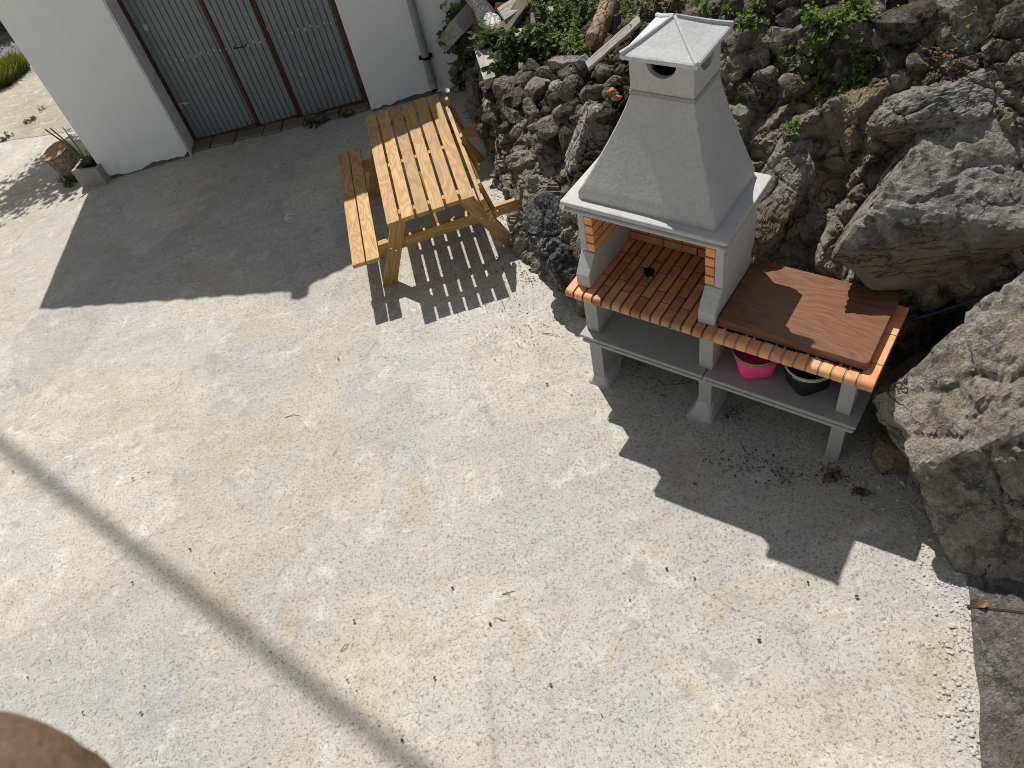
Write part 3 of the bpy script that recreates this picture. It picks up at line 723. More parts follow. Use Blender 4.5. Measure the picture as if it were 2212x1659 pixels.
# door
DP, DN = gd2 + dn * .0, dn
du = dl.normalized(); DL = dl.length
def door_uv(px, py):
    p = hit_plane(px, py, gd2, dn); return ((p - gd2).dot(du), p.z)
zb = (gd2.z + gd3.z) / 2
slope = (gd3.z - gd2.z) / DL
def DW(u, z, off): p = gd2 + du * u + dn * off; return W(p, z + 0)
door = thing('door', None, None, (0, 0, 0)); door.parent = bld
u1 = door_uv(560.5, 270.8)[0]; u2 = door_uv(650.2, 250.5)[0]
def door_leaf(ua, ub):
    mb = MB(); pitch = .069; prof = []
    u = ua
    while u < ub - .001:
        for du_, o in ((0, .0), (.003, .0), (.008, .014), (.061, .014), (.066, .0)):
            if u + du_ < ub: prof.append((u + du_, o))
        u += pitch
    prof.append((ub, 0))
    bot = [mb.bm.verts.new(DW(a, gd2.z + slope * a + .055, o)) for a, o in prof]; top = [mb.bm.verts.new(DW(a, 2.2, o)) for a, o in prof]
    for i in range(len(prof) - 1): mb.face([bot[i], bot[i+1], top[i+1], top[i]])
    return mb.build('door_leaf', M_GALV, door)
leaves = [door_leaf(.045, u1 - .018), door_leaf(u1 + .018, u2 - .02), door_leaf(u2 + .02, DL - .045)]
mb = MB()
for a, w in ((.02, .05), (u1, .038), (u2 - .014, .022), (u2 + .014, .022), (DL - .02, .05)):
    zz = gd2.z + slope * a
    mb.obox(DW(a, (zz + 2.2) / 2, .012), du, dn, Vector((0, 0, 1)), w, .045, 2.2 - zz)
for a, b in ((.05, u1 - .02), (u1 + .02, u2 - .03), (u2 + .03, DL - .05)):
    c = (a + b) / 2; ds = (du + Vector((0, 0, slope))).normalized()
    mb.obox(DW(c, gd2.z + slope * c + .038, .012), ds, dn, Vector((0, 0, 1)), b - a - .004, .04, .045)
mb.build('frame', M_RUSTF, door, bevel=.003)
# patches of filler where rivets were covered
rr = random.Random(9)
Zb = lambda u, v: (230.4 + .33854 * u, .33854 * v)
dots = [(335, 397), (380, 398), (418, 379), (462, 380), (500, 360), (545, 360), (578, 340), (622, 340), (658, 318), (700, 320), (733, 312), (822, 300), (880, 290), (912, 266), (955, 268), (993, 246),
        (1078, 232), (1113, 210), (1158, 210), (1197, 186), (1240, 188), (1275, 166), (1323, 169), (1359, 146), (1405, 150), (1442, 124), (210, 168), (218, 186), (995, 190), (1228, 470), (1490, 200)]
for (x, y) in dots:
    a, z = door_uv(*Zb(x, y)); s = rr.uniform(.010, .0165) * (1.5 if (x, y) in ((210, 168), (218, 186), (995, 190), (1490, 200)) else 1)
    c = DW(a, z, .0152); n = 9; mb = MB()
    ring = [mb.bm.verts.new(c + du * (math.cos(k * 2 * math.pi / n) * s * rr.uniform(.8, 1.2)) + Vector((0, 0, math.sin(k * 2 * math.pi / n) * s * rr.uniform(.9, 1.4)))) for k in range(n)]
    ring2 = [mb.bm.verts.new(v.co + dn * .003) for v in ring]
    mb.face(ring2)
    for k in range(n): mb.face([ring[k], ring[(k+1) % n], ring2[(k+1) % n], ring2[k]])
    mb.build('filler_patch', M_PATCH, door)
a0, z0 = door_uv(*Zb(792, 300)); a1, z1 = door_uv(*Zb(868, 285))
mb = MB(); mb.tube([DW(a0, z0, .015), DW(a0, z0, .055), DW(a1, z1, .055), DW(a1, z1, .015)], .006, 8); mb.build('handle', M_DARK, door)
a0, z0 = door_uv(*Zb(445, 662)); a1, z1 = door_uv(*Zb(530, 648))
mb = MB(); mb.tube([DW(a0, z0, .022), DW(a1 - .02, z0 - .003, .022)], .008, 8); mb.obox(DW((a0 + a1) / 2, z0, .02), du, dn, Vector((0, 0, 1)), .02, .02, .04); mb.obox(DW(a0 + .02, z0 - .03, .02), du, dn, Vector((0, 0, 1)), .018, .02, .05)
mb.build('bolt_latch', M_PATCH, door)
# downpipe
pp = hit_plane(929, 160, g4 + Vector((0, -.05, 0)), Vector((0, 1, 0)))
fp = hit_plane(936, 185, g4 + Vector((0, -.052, 0)), Vector((-(g5 - g4).y, (g5 - g4).x, 0)).normalized()); fx, fy = fp.x, fp.y
mb = MB(); zt_ = zg(fx, fy)
pts = [W((fx, fy, 0), 2.7), W((fx, fy, 0), zt_ + .20)]
for k in range(1, 6):
    a = k / 5 * 1.1; pts.append(W((fx, fy - .06 * (1 - math.cos(a)) * 1.6, 0), zt_ + .20 - .08 * math.sin(a) - .03 * k / 5))
mb.tube(pts, .042, 16); dpipe = mb.build('downpipe', M_PIPE, bld, smooth=False)
mb = MB()
e = [p for p in pts]; dirv = (Vector(pts[-1]) - Vector(pts[-2])).normalized()
mb.tube([Vector(pts[-1]) + dirv * .0, Vector(pts[-1]) + dirv * .002], .036, 16); mb.build('pipe_mouth', M_BLACK, dpipe)
mb = MB(); mb.tube([W((fx, fy, 0), zt_ + .22), W((fx, fy, 0), zt_ + .15)], .047, 16); mb.build('pipe_socket', M_PIPE, dpipe)
zc_ = hit_plane(919, 124, Vector((fx, fy, 0)), Vector((0, 1, 0))).z
mb = MB(); mb.tube([W((fx, fy, 0), zc_ + .014), W((fx, fy, 0), zc_ - .014)], .047, 16); mb.box(W((fx - .075, fy - .012, 0), zc_ - .012), W((fx + .075, fy + .05, 0), zc_ + .012)); mb.build('pipe_clip', M_DARK, dpipe)
# roof: gable to the front, tiles along the rake
def from_shadow(px, py, yroof):
    g = gg(px, py); t = (yroof - g.y) / SUN.y * SUN.z if False else (yroof - g.y) / .7051
    return g + Vector((-.0992, .7051, 1.0)) * t
ra = from_shadow(85, 665, 8.62); rb_ = from_shadow(640, 626, 8.36)
tb = at_z(848, 295, .60); tq = (8.25 - tb.y) / .7051; rc = tb + Vector((-.0992, .7051, 1.0)) * tq
back = Vector((.18, 5.2, 0))
rd = rb_ + (rc - rb_) * 1.35
mb = MB()
def roof_plane(a, b):
    n = 22
    for i in range(n):
        p, q = a.lerp(b, i / n), a.lerp(b, (i + 1) / n)
        y_ = -.016 if i % 2 else .0
        P = [p + Vector((0, y_, .03)), q + Vector((0, y_, .03)), q + back + Vector((0, 0, .03)), p + back + Vector((0, 0, .03))]
        P2 = [v - Vector((0, 0, .05)) for v in P]
        mb.loft([[W(v, v.z) for v in P2], [W(v, v.z) for v in P]])
roof_plane(ra, rb_); roof_plane(rb_, rd)
mb.tube([W(rb_ + Vector((.03, -.08, .03)), rb_.z + .03), W(rb_ + back, rb_.z + .03)], .085, 12)
mb.build('roof', M_TILE, bld)
mb = MB()
mb.loft([[W(p, p.z) for p in (Vector((g0.x, g0.y + .03, TOP)), Vector((g5.x, g5.y + .03, TOP)), rd + Vector((-.2, .1, -.06)), rb_ + Vector((0, .2, -.08)), ra + Vector((.4, .2, .06)))],
         [W(p, p.z) for p in (Vector((g0.x, g0.y + .3, TOP)), Vector((g5.x, g5.y + .3, TOP)), rd + Vector((-.2, .4, -.06)), rb_ + Vector((0, .5, -.08)), ra + Vector((.4, .5, .06)))]])
mb.build('gable', M_PLASTER, bld)

# ------------------------------------------------------------------ picnic table (stands square on the sloping yard)
TN = Vector((-AX, -AY, 1)).normalized(); ty = .0381
TU = Vector((math.cos(ty), math.sin(ty), 0)); TU = (TU - TN * TU.dot(TN)).normalized(); TV = TN.cross(TU)
tx_, ty_ = -.5837, 4.9674
table = thing('picnic_table', 'yellow pine picnic table with a bench on its left and the right bench folded up', 'picnic table', (tx_, ty_, zg(tx_, ty_)), Matrix((TU, TV, TN)).transposed())
TW, TL, TH = .7085, 1.8392, .6942
X, Y, Z = Vector((1, 0, 0)), Vector((0, 1, 0)), Vector((0, 0, 1))
mb = MB(); nb_ = 6; bw = (TW - 5 * .020) / 6
for i in range(nb_):
    c = (bw + .020) * i + bw / 2; dl_ = R.uniform(-.008, .006)
    mb.obox(Vector((c, TL / 2 + dl_, TH - .0175 + R.uniform(-.001, .001))), Y, X, Z, TL + R.uniform(-.008, .008), bw, .035)
mb.build('tabletop', M_PINE, table, bevel=.003)
for v in (.17, .92, 1.66):
    mb = MB(); mb.obox(Vector((TW / 2, v, TH - .0365 - .02)), X, Y, Z, TW - .04, .055, .04); mb.build('batten', M_PINE, table, bevel=.002)
mb = MB()
for i in (0, 1):
    mb.obox(Vector((-.3831 + .054 + i * .118, TL / 2 + (-.006 if i else .004), .4298 - .0175)), Y, X, Z, TL - (.01 if i else 0), .108, .035)
mb.build('seat', M_PINE, table, bevel=.003)
def leg(side, v):
    mb = MB(); sx_ = -1 if side < 0 else 1
    ub, ut = (-.200, .115) if side < 0 else (TW + .200, TW - .115)
    a, b = Vector((ub, v, -.01)), Vector((ut, v, TH - .038)); d = (b - a).normalized()
    h = .064
    poly = [(ub - h, -.01), (ub + h, -.01), (ut + h, TH - .038), (ut - h, TH - .038)]
    v0 = [mb.bm.verts.new((p[0], v, p[1])) for p in poly]; v1 = [mb.bm.verts.new((p[0], v + .036, p[1])) for p in poly]
    fs_ = [mb.face(v0), mb.face(v1[::-1])] + [mb.face([v0[i], v1[i], v1[(i+1) % 4], v0[(i+1) % 4]]) for i in range(4)]
    ou, ov = R.random() * 30, R.random() * 30; w = Vector((d.z, 0, -d.x))
    for f in fs_:
        for lp in f.loops: lp[mb.uv].uv = (lp.vert.co.dot(d) + ou, lp.vert.co.dot(w) + lp.vert.co.y + ov)
    o = mb.build('leg', M_PINE, table, bevel=.003)
    yb = v - .004 if v < 1 else v + .040
    for zz, dz in ((.325, .02), (.36, -.03)):
        f = zz / TH; mb = MB(); c = ub + (ut - ub) * f + dz
        mb.tube([Vector((c, yb + .003, zz)), Vector((c, yb - .006, zz))], .008, 10); mb.build('bolt', M_BOLT, o)
for v in (.1765, TL - .1765 - .036):
    for s in (-1, 1): leg(s, v)
for v in (.2145, TL - .2145 - .04):
    mb = MB(); mb.obox(Vector((.345, v + .02, .343)), X, Z, Y, 1.47, .098, .04); o = mb.build('crossbeam', M_PINE, table, bevel=.003)
    mb = MB(); mb.obox(Vector((-.135, v + .058, .36)), X, Z, Y, .11, .05, .034); mb.build('cleat', M_PINE, o, bevel=.002)
for v0_, v1_ in ((.25, .66), (TL - .25, TL - .66)):
    a, b = Vector((TW / 2, v0_, .36)), Vector((TW / 2, v1_, TH - .05)); d = (b - a).normalized(); mb = MB()
    mb.obox((a + b) / 2, d, X, d.cross(X), (b - a).length, .045, .04); mb.build('brace', M_PINE, table, bevel=.002)
# the right bench, swung up against the table edge
hb0, hb1 = Vector((.845, 0, .352)), Vector((.775, 0, .705)); hd = (hb1 - hb0).normalized(); hn = Vector((hd.z, 0, -hd.x))
mb = MB()
for i in (0, 1):
    c = hb0 + hd * (.125 + i * .118) - hn * .033
    mb.obox(Vector((c.x, TL / 2 - .02 + .012 * i, c.z)), Y, hd, hn, TL, .108, .035)
fold = mb.build('folded_seat', M_PINE, table, bevel=.003); fold['label'] = 'right bench swung up on edge against the tabletop'
for v in (.150, .93, 1.66):
    c = (hb0 + hb1) / 2; mb = MB(); mb.obox(Vector((c.x, v, c.z)), hd, Y, hn, (hb1 - hb0).length, .062, .028); o = mb.build('seat_batten', M_PINE, table, bevel=.002)
    mb = MB(); q = hb0 + hd * .03 + hn * .012; mb.tube([Vector((q.x, v, q.z)), Vector((q.x, v, q.z)) + hn * .012], .009, 10); mb.build('bolt', M_BOLT, o)

# ------------------------------------------------------------------ barbecue
bbq = thing('barbecue', 'grey concrete and orange brick barbecue with chimney hood and side counter', 'barbecue', BO, BY)
BW_, BD, BZ, SHZ = 1.768, .622, .979, .566
zr = lambda u, v: zg(*BQ(u, v)[:2])
def rrect(u0, u1, v0, v1, z, r=.0, n=4):
    if r <= 0: return [(u0, v0, z), (u1, v0, z), (u1, v1, z), (u0, v1, z)]
    out = []
    for cx, cy, a0 in ((u1 - r, v0 + r, -90), (u1 - r, v1 - r, 0), (u0 + r, v1 - r, 90), (u0 + r, v0 + r, 180)):
        for k in range(n + 1):
            a = math.radians(a0 + 90 * k / n); out.append((cx + r * math.cos(a), cy + r * math.sin(a), z))
    return out
def moulded(u0, u1, v0, v1, zt, prof, r=.01):
    mb = MB(); mb.loft([rrect(u0 - o, u1 + o, v0 - o, v1, zt - dz, r) for dz, o in prof]); return mb
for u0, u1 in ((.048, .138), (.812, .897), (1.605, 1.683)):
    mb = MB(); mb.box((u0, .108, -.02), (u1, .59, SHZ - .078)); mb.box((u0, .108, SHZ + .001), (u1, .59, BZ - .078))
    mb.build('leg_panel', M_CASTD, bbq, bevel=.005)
PS = [(.0, -.004), (.004, 0), (.020, 0), (.027, -.006), (.031, -.020), (.043, -.022), (.048, -.010), (.062, -.008), (.068, -.014), (.077, -.016)]
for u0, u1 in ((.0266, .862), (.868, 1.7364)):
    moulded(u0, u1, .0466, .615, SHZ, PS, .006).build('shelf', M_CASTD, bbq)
mb = MB(); mb.box((.03, .03, BZ - .077), (BW_ - .02, .62, BZ - .046)); mb.build('counter_slab', M_CAST, bbq, bevel=.004)
# mortar cones at the feet
for (u0, u1, v0, v1, h) in ((.005, .19, .07, .26, .10), (.735, .93, .06, .33, .17)):
    zf = zr((u0 + u1) / 2, (v0 + v1) / 2); mb = MB(); rings = []
    for k in range(5):
        t = k / 4; s = t ** .6
        pu0, pu1 = (u0 + (.046 - u0) * s, u1 + (.140 - u1) * s) if h < .15 else (u0 + (.808 - u0) * s, u1 + (.899 - u1) * s)
        pv0, pv1 = v0 + (.106 - v0) * s, v1 + (.45 - v1) * s * .5
        rings.append([(x + .008 * noise.noise(Vector((x * 20, y * 20, k))), y + .008 * noise.noise(Vector((x * 20, y * 20, k + 5))), z) for x, y, z in rrect(pu0, pu1, pv0, pv1, zf - .01 + h * t, .03)])
    mb.loft(rings); mb.build('mortar_footing', M_CAST, bbq, smooth=True)
# brick worktop
def bull(v0, v1, z0, z1, r=.026, n=5):
    p = [(v0, z0)]
    for k in range(n + 1):
        a = math.radians(180 - 90 * k / n); p.append((v0 + r + r * math.cos(a), z1 - r + r * math.sin(a)))
    return p + [(v1, z1), (v1, z0)]
edge = MB(); hearth = MB(); mort = MB(); mortl = MB()
pt = .06275; nbk = int(BW_ / pt)
bz0 = BZ - .0436
LB = .215
for k in range(nbk):
    u0 = k * pt + .001; u1 = u0 + .0508
    if k == nbk - 1: u1 = BW_
    hearthy = 2 <= k <= 13
    ln = LB if (k % 2 == 0) else LB * .62
    if u0 > .90:
        edge.prism(bull(R.uniform(-.0015, .0015), .15, bz0, BZ + R.uniform(-.001, .001)), 'x', u0, u1); continue
    tgt = edge if k < 3 else hearth
    tgt.prism(bull(R.uniform(-.0015, .0015), ln, bz0, BZ + R.uniform(-.001, .001)), 'x', u0, u1)
    v = ln + .008
    while v < .585:
        e = min(v + LB, .598)
        tgt.box((u0, v, bz0), (u1, e, BZ + R.uniform(-.001, .001))); v = e + .008
for v0, v1 in ((.155, .372), (.378, .598)):
    edge.box((BW_ - .068, v0, bz0), (BW_, v1, BZ))
edge.box((.935, .50, bz0), (BW_ - .075, .60, BZ - .001))
eb = edge.build('brick_edging', M_BRICK, bbq, bevel=.0025)
hearth.build('brick_hearth', M_HEARTH, bbq, bevel=.004)
mort.prism(bull(.004, .6, bz0 + .002, BZ - .006), 'x', .004, .90); mort.build('mortar_bed', M_MORTAR, bbq)
mortl.prism(bull(.004, .6, bz0 + .002, BZ - .004), 'x', .902, BW_ - .006); mortl.build('mortar_bed', M_MORTARL, bbq)
mb = MB()
for k in range(14):
    u = .95 + k * .055; mb.obox(Vector((u, .097 + R.uniform(-.004, .003), BZ + .0018)), X, Y, Z, .05 if k % 3 else .03, .05, .0035)
mb.box((.93, .12, BZ - .004), (1.70, .59, BZ + .0035)); mb.build('sink_gasket', M_BLACK, bbq)
# firebox sides
def side_panel(u0, u1, un0, un1):
    pf = [(.07, BZ + .001), (.07, BZ + .088), (.155, BZ + .205), (.60, BZ + .205), (.60, BZ + .001)]
    mb = MB(); mb.prism(pf, 'x', u0, u1); mb.box((un0, .158, BZ + .206), (un1, .60, 1.492)); return mb.build('side_panel', M_CAST, bbq, bevel=.006)
side_panel(.050, .140, .050, .092); side_panel(.817, .916, .868, .916)
def lining(u0, u1):
    mb = MB(); z = BZ + .212; r = 0
    while z < 1.48:
        v = .160 - (.0 if r % 2 else .002); e0 = .11 if r % 2 else .21
        while v < .585:
            e = min(v + e0, .59); mb.box((u0 + R.uniform(-.001, .001), v, z), (u1, e, min(z + .054, 1.489))); v = e + .007; e0 = .21
        z += .0635; r += 1
    return mb
lining(.094, .142).build('brick_lining', M_BRICK, bbq, bevel=.003)
lining(.815, .866).build('brick_lining', M_BRICK, bbq, bevel=.003)
mb = MB(); z = BZ + .004; r = 0
while z < 1.47:
    u = .146; e0 = .12 if r % 2 else .215
    while u < .80:
        e = min(u + e0, .812); mb.box((u, .565, z), (e, .60, z + .0535)); u = e + .008; e0 = .215
    z += .0635; r += 1
mb.build('brick_back', M_HEARTH, bbq, bevel=.003)
mb = MB(); mb.box((.092, .602, BZ + .002), (.868, .618, 1.49)); mb.box((.096, .17, BZ + .21), (.138, .588, 1.485)) if False else None
mb.build('back_panel', M_CAST, bbq)
for q0, q1 in ((.0935, .139), (.8185, .8665)):
    mb = MB(); mb.box((q0, .17, BZ + .208), (q1, .598, 1.488)); mb.build('mortar_joint', M_MORTAR, bbq)
# cornice, hood, neck, cap
PCN = [(.0, -.007), (.003, -.002), (.008, 0), (.020, 0), (.027, -.004), (.031, -.016), (.042, -.019), (.047, -.008), (.053, -.004), (.062, -.004), (.067, -.012), (.080, -.03)]
cz = 1.572
mb = MB(); mb.loft([rrect(.001 - o, .9615 + o, .081 - o, .66, cz - dz, .012) for dz, o in PCN]); cornice = mb.build('cornice', M_CAST, bbq)
mb = MB(); rings = []
b0 = (.084, .872, .141, .645); b1 = (.333, .664, .342, .628)
for z, f, r in [(cz + .0005, -.012, .02), (cz + .012, -.004, .018), (cz + .03, 0, .015), (cz + .045, .012, .012)] + [(None, t, None) for t in [k / 14 for k in range(1, 15)]]:
    if z is None:
        t = f; z = cz + .045 + (2.124 - cz - .045) * t; f = .012 + .988 * (1 - (1 - t) ** 1.2); r = .012 * (1 - t) + .005
    e = [a + (b - a) * f for a, b in zip(b0, b1)]
    rings.append(rrect(e[0], e[1], e[2], e[3], z, r, 5))
mb.loft(rings, True, True); o = mb.build('hood', M_CAST, bbq, smooth=True)
ed = o.modifiers.new('split', 'EDGE_SPLIT'); ed.split_angle = math.radians(28)
# neck with a half round vent in each side
NZ0, NZ1 = 2.124, 2.312
mb = MB(); nu0, nu1, nv0, nv1 = .333, .664, .342, .633; th = .03
def vent_wall(a, b, nrm):
    """wall from a to b (2D), hole = half disc hanging from the top edge"""
    a, b = Vector(a), Vector(b); d = (b - a); L = d.length; d = d / L; n = Vector(nrm)
    r = .077; hc = L / 2; zt = NZ1 - .026
    prof = [(0, NZ0), (L, NZ0), (L, NZ1), (hc + r, NZ1)]
    arc = [(hc + r * math.cos(math.radians(-180 * k / 12)), zt + r * .95 * math.sin(math.radians(-180 * k / 12))) for k in range(13)]
    prof = prof + arc + [(hc - r, NZ1), (0, NZ1)]
    P = lambda s, z, o: (a.x + d.x * s + n.x * o, a.y + d.y * s + n.y * o, z)
    f0 = [mb.bm.verts.new(P(s, z, 0)) for s, z in prof]; f1 = [mb.bm.verts.new(P(s, z, -th)) for s, z in prof]
    # strips between the arc and the bottom edge
    for V, flip in ((f0, 0), (f1, 1)):
        bl, br, tr = V[0], V[1], V[2]; ar = V[3:-1]; tl = V[-1]
        mid = len(ar) // 2
        for q in ([br, tr, ar[0]],): mb.face(q)
        for i in range(mid): mb.face([br, ar[i], ar[i+1]])
        mb.face([br, ar[mid], bl])
        for i in range(mid, len(ar) - 1): mb.face([bl, ar[i], ar[i+1]])
        mb.face([bl, ar[-1], tl])
    m = len(prof)
    for i in range(m): mb.face([f0[i], f0[(i+1) % m], f1[(i+1) % m], f1[i]])
vent_wall((nu0, nv0), (nu1, nv0), (0, -1)); vent_wall((nu1, nv0 + th), (nu1, nv1 - th), (1, 0)); vent_wall((nu1, nv1), (nu0, nv1), (0, 1)); vent_wall((nu0, nv1 - th), (nu0, nv0 + th), (-1, 0))
mb.build('chimney_neck', M_CAST, bbq)
mb = MB(); mb.box((nu0 + .032, nv0 + .032, NZ0 + .002), (nu1 - .032, nv1 - .032, NZ0 + .03)); mb.build('flue', M_CHAR, bbq)
mb = MB()
jr = [(nu0 - .004, nv0 - .004), (nu1 + .004, nv0 - .004), (nu1 + .004, nv1 + .004), (nu0 - .004, nv1 + .004)]
mb.loft([rrect(nu0 - .009, nu1 + .009, nv0 - .009, nv1 + .005, 2.114, .008), rrect(nu0 - .005, nu1 + .005, nv0 - .005, nv1 + .004, 2.133, .008)]); mb.build('mortar_joint', M_BLOCK, bbq)
ku0, ku1, kv0, kv1 = .308, .697, .301, .692; kz = 2.300; apx = ((ku0 + ku1) / 2 - .008, (kv0 + kv1) / 2, 2.438)
mb = MB(); rings = [rrect(ku0 + .03, ku1 - .03, kv0 + .03, kv1 - .03, kz + .014, .004, 2), rrect(ku0 + .006, ku1 - .006, kv0 + .006, kv1 - .006, kz, .006, 2), rrect(ku0, ku1, kv0, kv1, kz + .006, .006, 2), rrect(ku0, ku1, kv0, kv1, kz + .024, .006, 2), rrect(ku0 + .008, ku1 - .008, kv0 + .008, kv1 - .008, kz + .030, .006, 2)]
for t in (.25, .5, .75, .97):
    f = t; z = kz + .030 + (apx[2] - kz - .030) * (t ** 1.12)
    rings.append([(x + (apx[0] - x) * f, y + (apx[1] - y) * f, z) for x, y, _ in rings[4]])
mb.loft(rings)
for x, y in ((ku0, kv0), (ku1, kv0), (ku1, kv1), (ku0, kv1)):
    mb.tube([(x + (apx[0] - x) * t, y + (apx[1] - y) * t, kz + .028 + (apx[2] - kz - .028) * (t ** 1.12)) for t in (.02, .25, .5, .75, .98)], .0125, 8, .008)
mb.build('chimney_cap', M_CAP, bbq, smooth=False, bevel=0)
# wooden board over the sink
lid = thing('wooden_board', 'thick reddish brown wooden board lying on the barbecue counter', 'wooden board', BQ(.925, .082, BZ + .005), BY)
mb = MB(); n = rrect(0, .785, 0, .532, 0, .022, 4)
mb.loft([rrect(0, .785, 0, .532, .0, .022, 4), rrect(0, .785, 0, .532, .045, .022, 4), rrect(.003, .782, .003, .529, .049, .020, 4)])
for f in mb.bm.faces:
    for lp in f.loops: lp[mb.uv].uv = (lp.vert.co.x + 3.1, lp.vert.co.y + lp.vert.co.z + 1.2)
mb.build('board', M_IROKO, lid)
# charcoal lump
vv, ff = rock_mesh((.042, .036, .02), 77, 3, 10, .2); tag(pydata('charcoal_lump', vv, ff, M_CHAR, at=BQ(.40, .325, BZ + .014)), 'black charcoal lump on the hearth bricks', 'charcoal')
# buckets
def bucket(u, v, ang, label, mat, ring, s=1.0):
    root = thing('bucket', label, 'bucket', BQ(u, v, SHZ), BY + ang, 'buckets on the barbecue shelf')
    def sq(h, r, k, n=40):
        out = []
        for i in range(n):
            a = 2 * math.pi * i / n; c, q = math.cos(a), math.sin(a); e = 2 + k
            rad = r / ((abs(c) ** e + abs(q) ** e) ** (1 / e)); out.append((rad * c, rad * q, h))
        return out
    mb = MB(); H = .172
    outer = [sq(.001, .082 * s, 2.4), sq(.006, .092 * s, 2.4), (sq(.014, .097 * s, 2.4))] + [sq(.014 + (H - .014) * t, (.097 + .033 * t) * s, 2.4 * (1 - t)) for t in (.2, .4, .6, .8, 1)]
    inner = [sq(H, .124 * s, 0)] + [sq(.014 + (H - .014) * t, (.097 + .033 * t) * s - .005, 2.4 * (1 - t)) for t in (.8, .6, .4, .2, .05)] + [sq(.012, .08 * s, 2.4)]
    mb.loft(outer + inner); mb.build('body', mat, root, smooth=True)
    mb = MB(); pts = [(.132 * s * math.cos(a), .132 * s * math.sin(a), H - .002) for a in [2 * math.pi * i / 40 for i in range(41)]]; mb.tube(pts, .0075, 8); mb.build('rim', ring, root, smooth=True)
    mb = MB(); pts = [(.140 * s * math.cos(a), .140 * s * math.sin(a) , H - .012 - .006 * math.sin(a)) for a in [math.radians(200 + 140 * i / 24) for i in range(25)]]
    mb.tube(pts, .0035, 6); mb.build('handle', ring, root, smooth=True)
bucket(1.105, .232, .55, 'bright pink bucket with a metal rim on the barbecue shelf', M_PINK, M_RING)
bucket(1.402, .247, .85, 'black bucket with a pale metal rim on the barbecue shelf', M_BPLAST, M_RING2)
# hose
pts = [BQ(1.70, .66, .92)] + [hit(px, py)[0] + hit(px, py)[1] * .03 for px, py in ()]
A_ = at_z(1958, 694, .86); B2 = at_z(2150, 632, 1.06); C2 = at_z(2230, 600, 1.12)
mb = MB(); mb.tube([BQ(1.55, .66, .84), A_, A_.lerp(B2, .33) - Vector((0, 0, .01)), A_.lerp(B2, .7) - Vector((0, 0, .008)), B2, C2], .011, 10)
tag(mb.build('hose', M_HOSE, smooth=True), 'dark blue hose running from the barbecue counter back to the boulders', 'hose')

# ------------------------------------------------------------------ timbers and scraps on top of the wall
def timber(name, p, q, w, t, label, mat, lift=.03, cat='timber', za=None, zb2=None, roll=0.0, jit=.004, bevel=.004, cut=0):
    a, na, da = hit(*p); b, nb2, db = hit(*q)
    a = a + na * lift if za is None else at_z(*p, za); b = b + nb2 * lift if zb2 is None else at_z(*q, zb2)
    d = (b - a).normalized(); view = (CAM - (a + b) / 2).normalized(); up = (Vector((0, 0, 1)) + view * .5)
    up = (up - d * up.dot(d)).normalized(); side = d.cross(up).normalized()
    rm = Matrix.Rotation(roll, 3, d); up = rm @ up; side = rm @ side
    wm = w * pxm((da + db) / 2); tm = t * pxm((da + db) / 2); c = (a + b) / 2; mb = MB(); n = 7; rings = []
    Lh = (b - a).length
    for k in range(n + 1):
        s = -Lh / 2 + Lh * k / n; jj = lambda: R.uniform(-jit, jit)
        rings.append([d * (s + (jj() * 4 if k in (0, n) else 0)) + side * (i * wm / 2 + jj()) + up * (j * tm / 2 + jj()) for i, j in ((-1, -1), (1, -1), (1, 1), (-1, 1))])
    mb.loft(rings)
    ou, ov = R.random() * 20, R.random() * 20
    for f in mb.bm.faces:
        for lp in f.loops: v_ = lp.vert.co; lp[mb.uv].uv = (v_.dot(d) + ou, v_.dot(side) + v_.dot(up) + ov)
    o = mb.build(name, mat, None, bevel=bevel, at=c); return tag(o, label, cat)
def log(p, q, rpx, label, mat, lift=.05, name='log'):
    a, na, da = hit(*p); b, nb2, db = hit(*q); a = a + na * lift; b = b + nb2 * lift; r = rpx * pxm(da); c = (a + b) / 2
    d = (b - a); n = 14; vs, fs = [], []; dn_ = d.normalized(); s1 = dn_.cross(Vector((0, 0, 1))).normalized(); s2 = dn_.cross(s1); sg = 18
    for k in range(n + 1):
        for i in range(sg):
            an = 2 * math.pi * i / sg; rr_ = r * (1 + .22 * noise.noise(Vector((math.cos(an) * 1.5 + a.x, math.sin(an) * 1.5, k * .35))))
            vs.append(a + d * (k / n) + (s1 * math.cos(an) + s2 * math.sin(an)) * rr_ - c)
    for k in range(n):
        for i in range(sg): fs.append((k*sg+i, k*sg+(i+1) % sg, (k+1)*sg+(i+1) % sg, (k+1)*sg+i))
    fs.append(tuple(range(sg))[::-1]); fs.append(tuple(n*sg+i for i in range(sg)))
    return tag(pydata(name, vs, fs, mat, at=c), label, 'log')
timber('wood_block', (968, 70), (1018, 40), 56, 30, 'sun bleached wide wood block by the white wall corner under ivy', M_GREYW, .06)
log((1032, -10), (1076, 84), 15, 'pale barked log lying between the bleached block and the crossed beams', M_PALEBARK, .07)
timber('beam', (1082, 82), (1140, -8), 26, 24, 'dark square beam with sawn end leaning up to the right', M_BROWNW, .10)
timber('plank', (1122, 42), (1172, -20), 34, 10, 'short grey plank lying across the dark square beam', M_GREYW, .17)
timber('wood_block', (1142, 62), (1172, 56), 26, 30, 'small grey wood block in the weeds right of the crossed beams', M_BROWNW, .06)
timber('wood_block', (1106, 100), (1142, 84), 24, 30, 'pale topped wood block below the crossed beams', M_GREYW, .06)
timber('beam', (1052, 112), (1074, 172), 34, 22, 'bleached beam end sticking out over the wall top', M_GREYW, .07)
timber('stake', (1203, 20), (1206, 96), 15, 13, 'thin pale stake standing among the green weeds', M_GREYW, .08)
log((1340, 8), (1288, 112), 17, 'crumbling rotten log covered with dry leaves left of the chimney cap', M_ROT, .08)
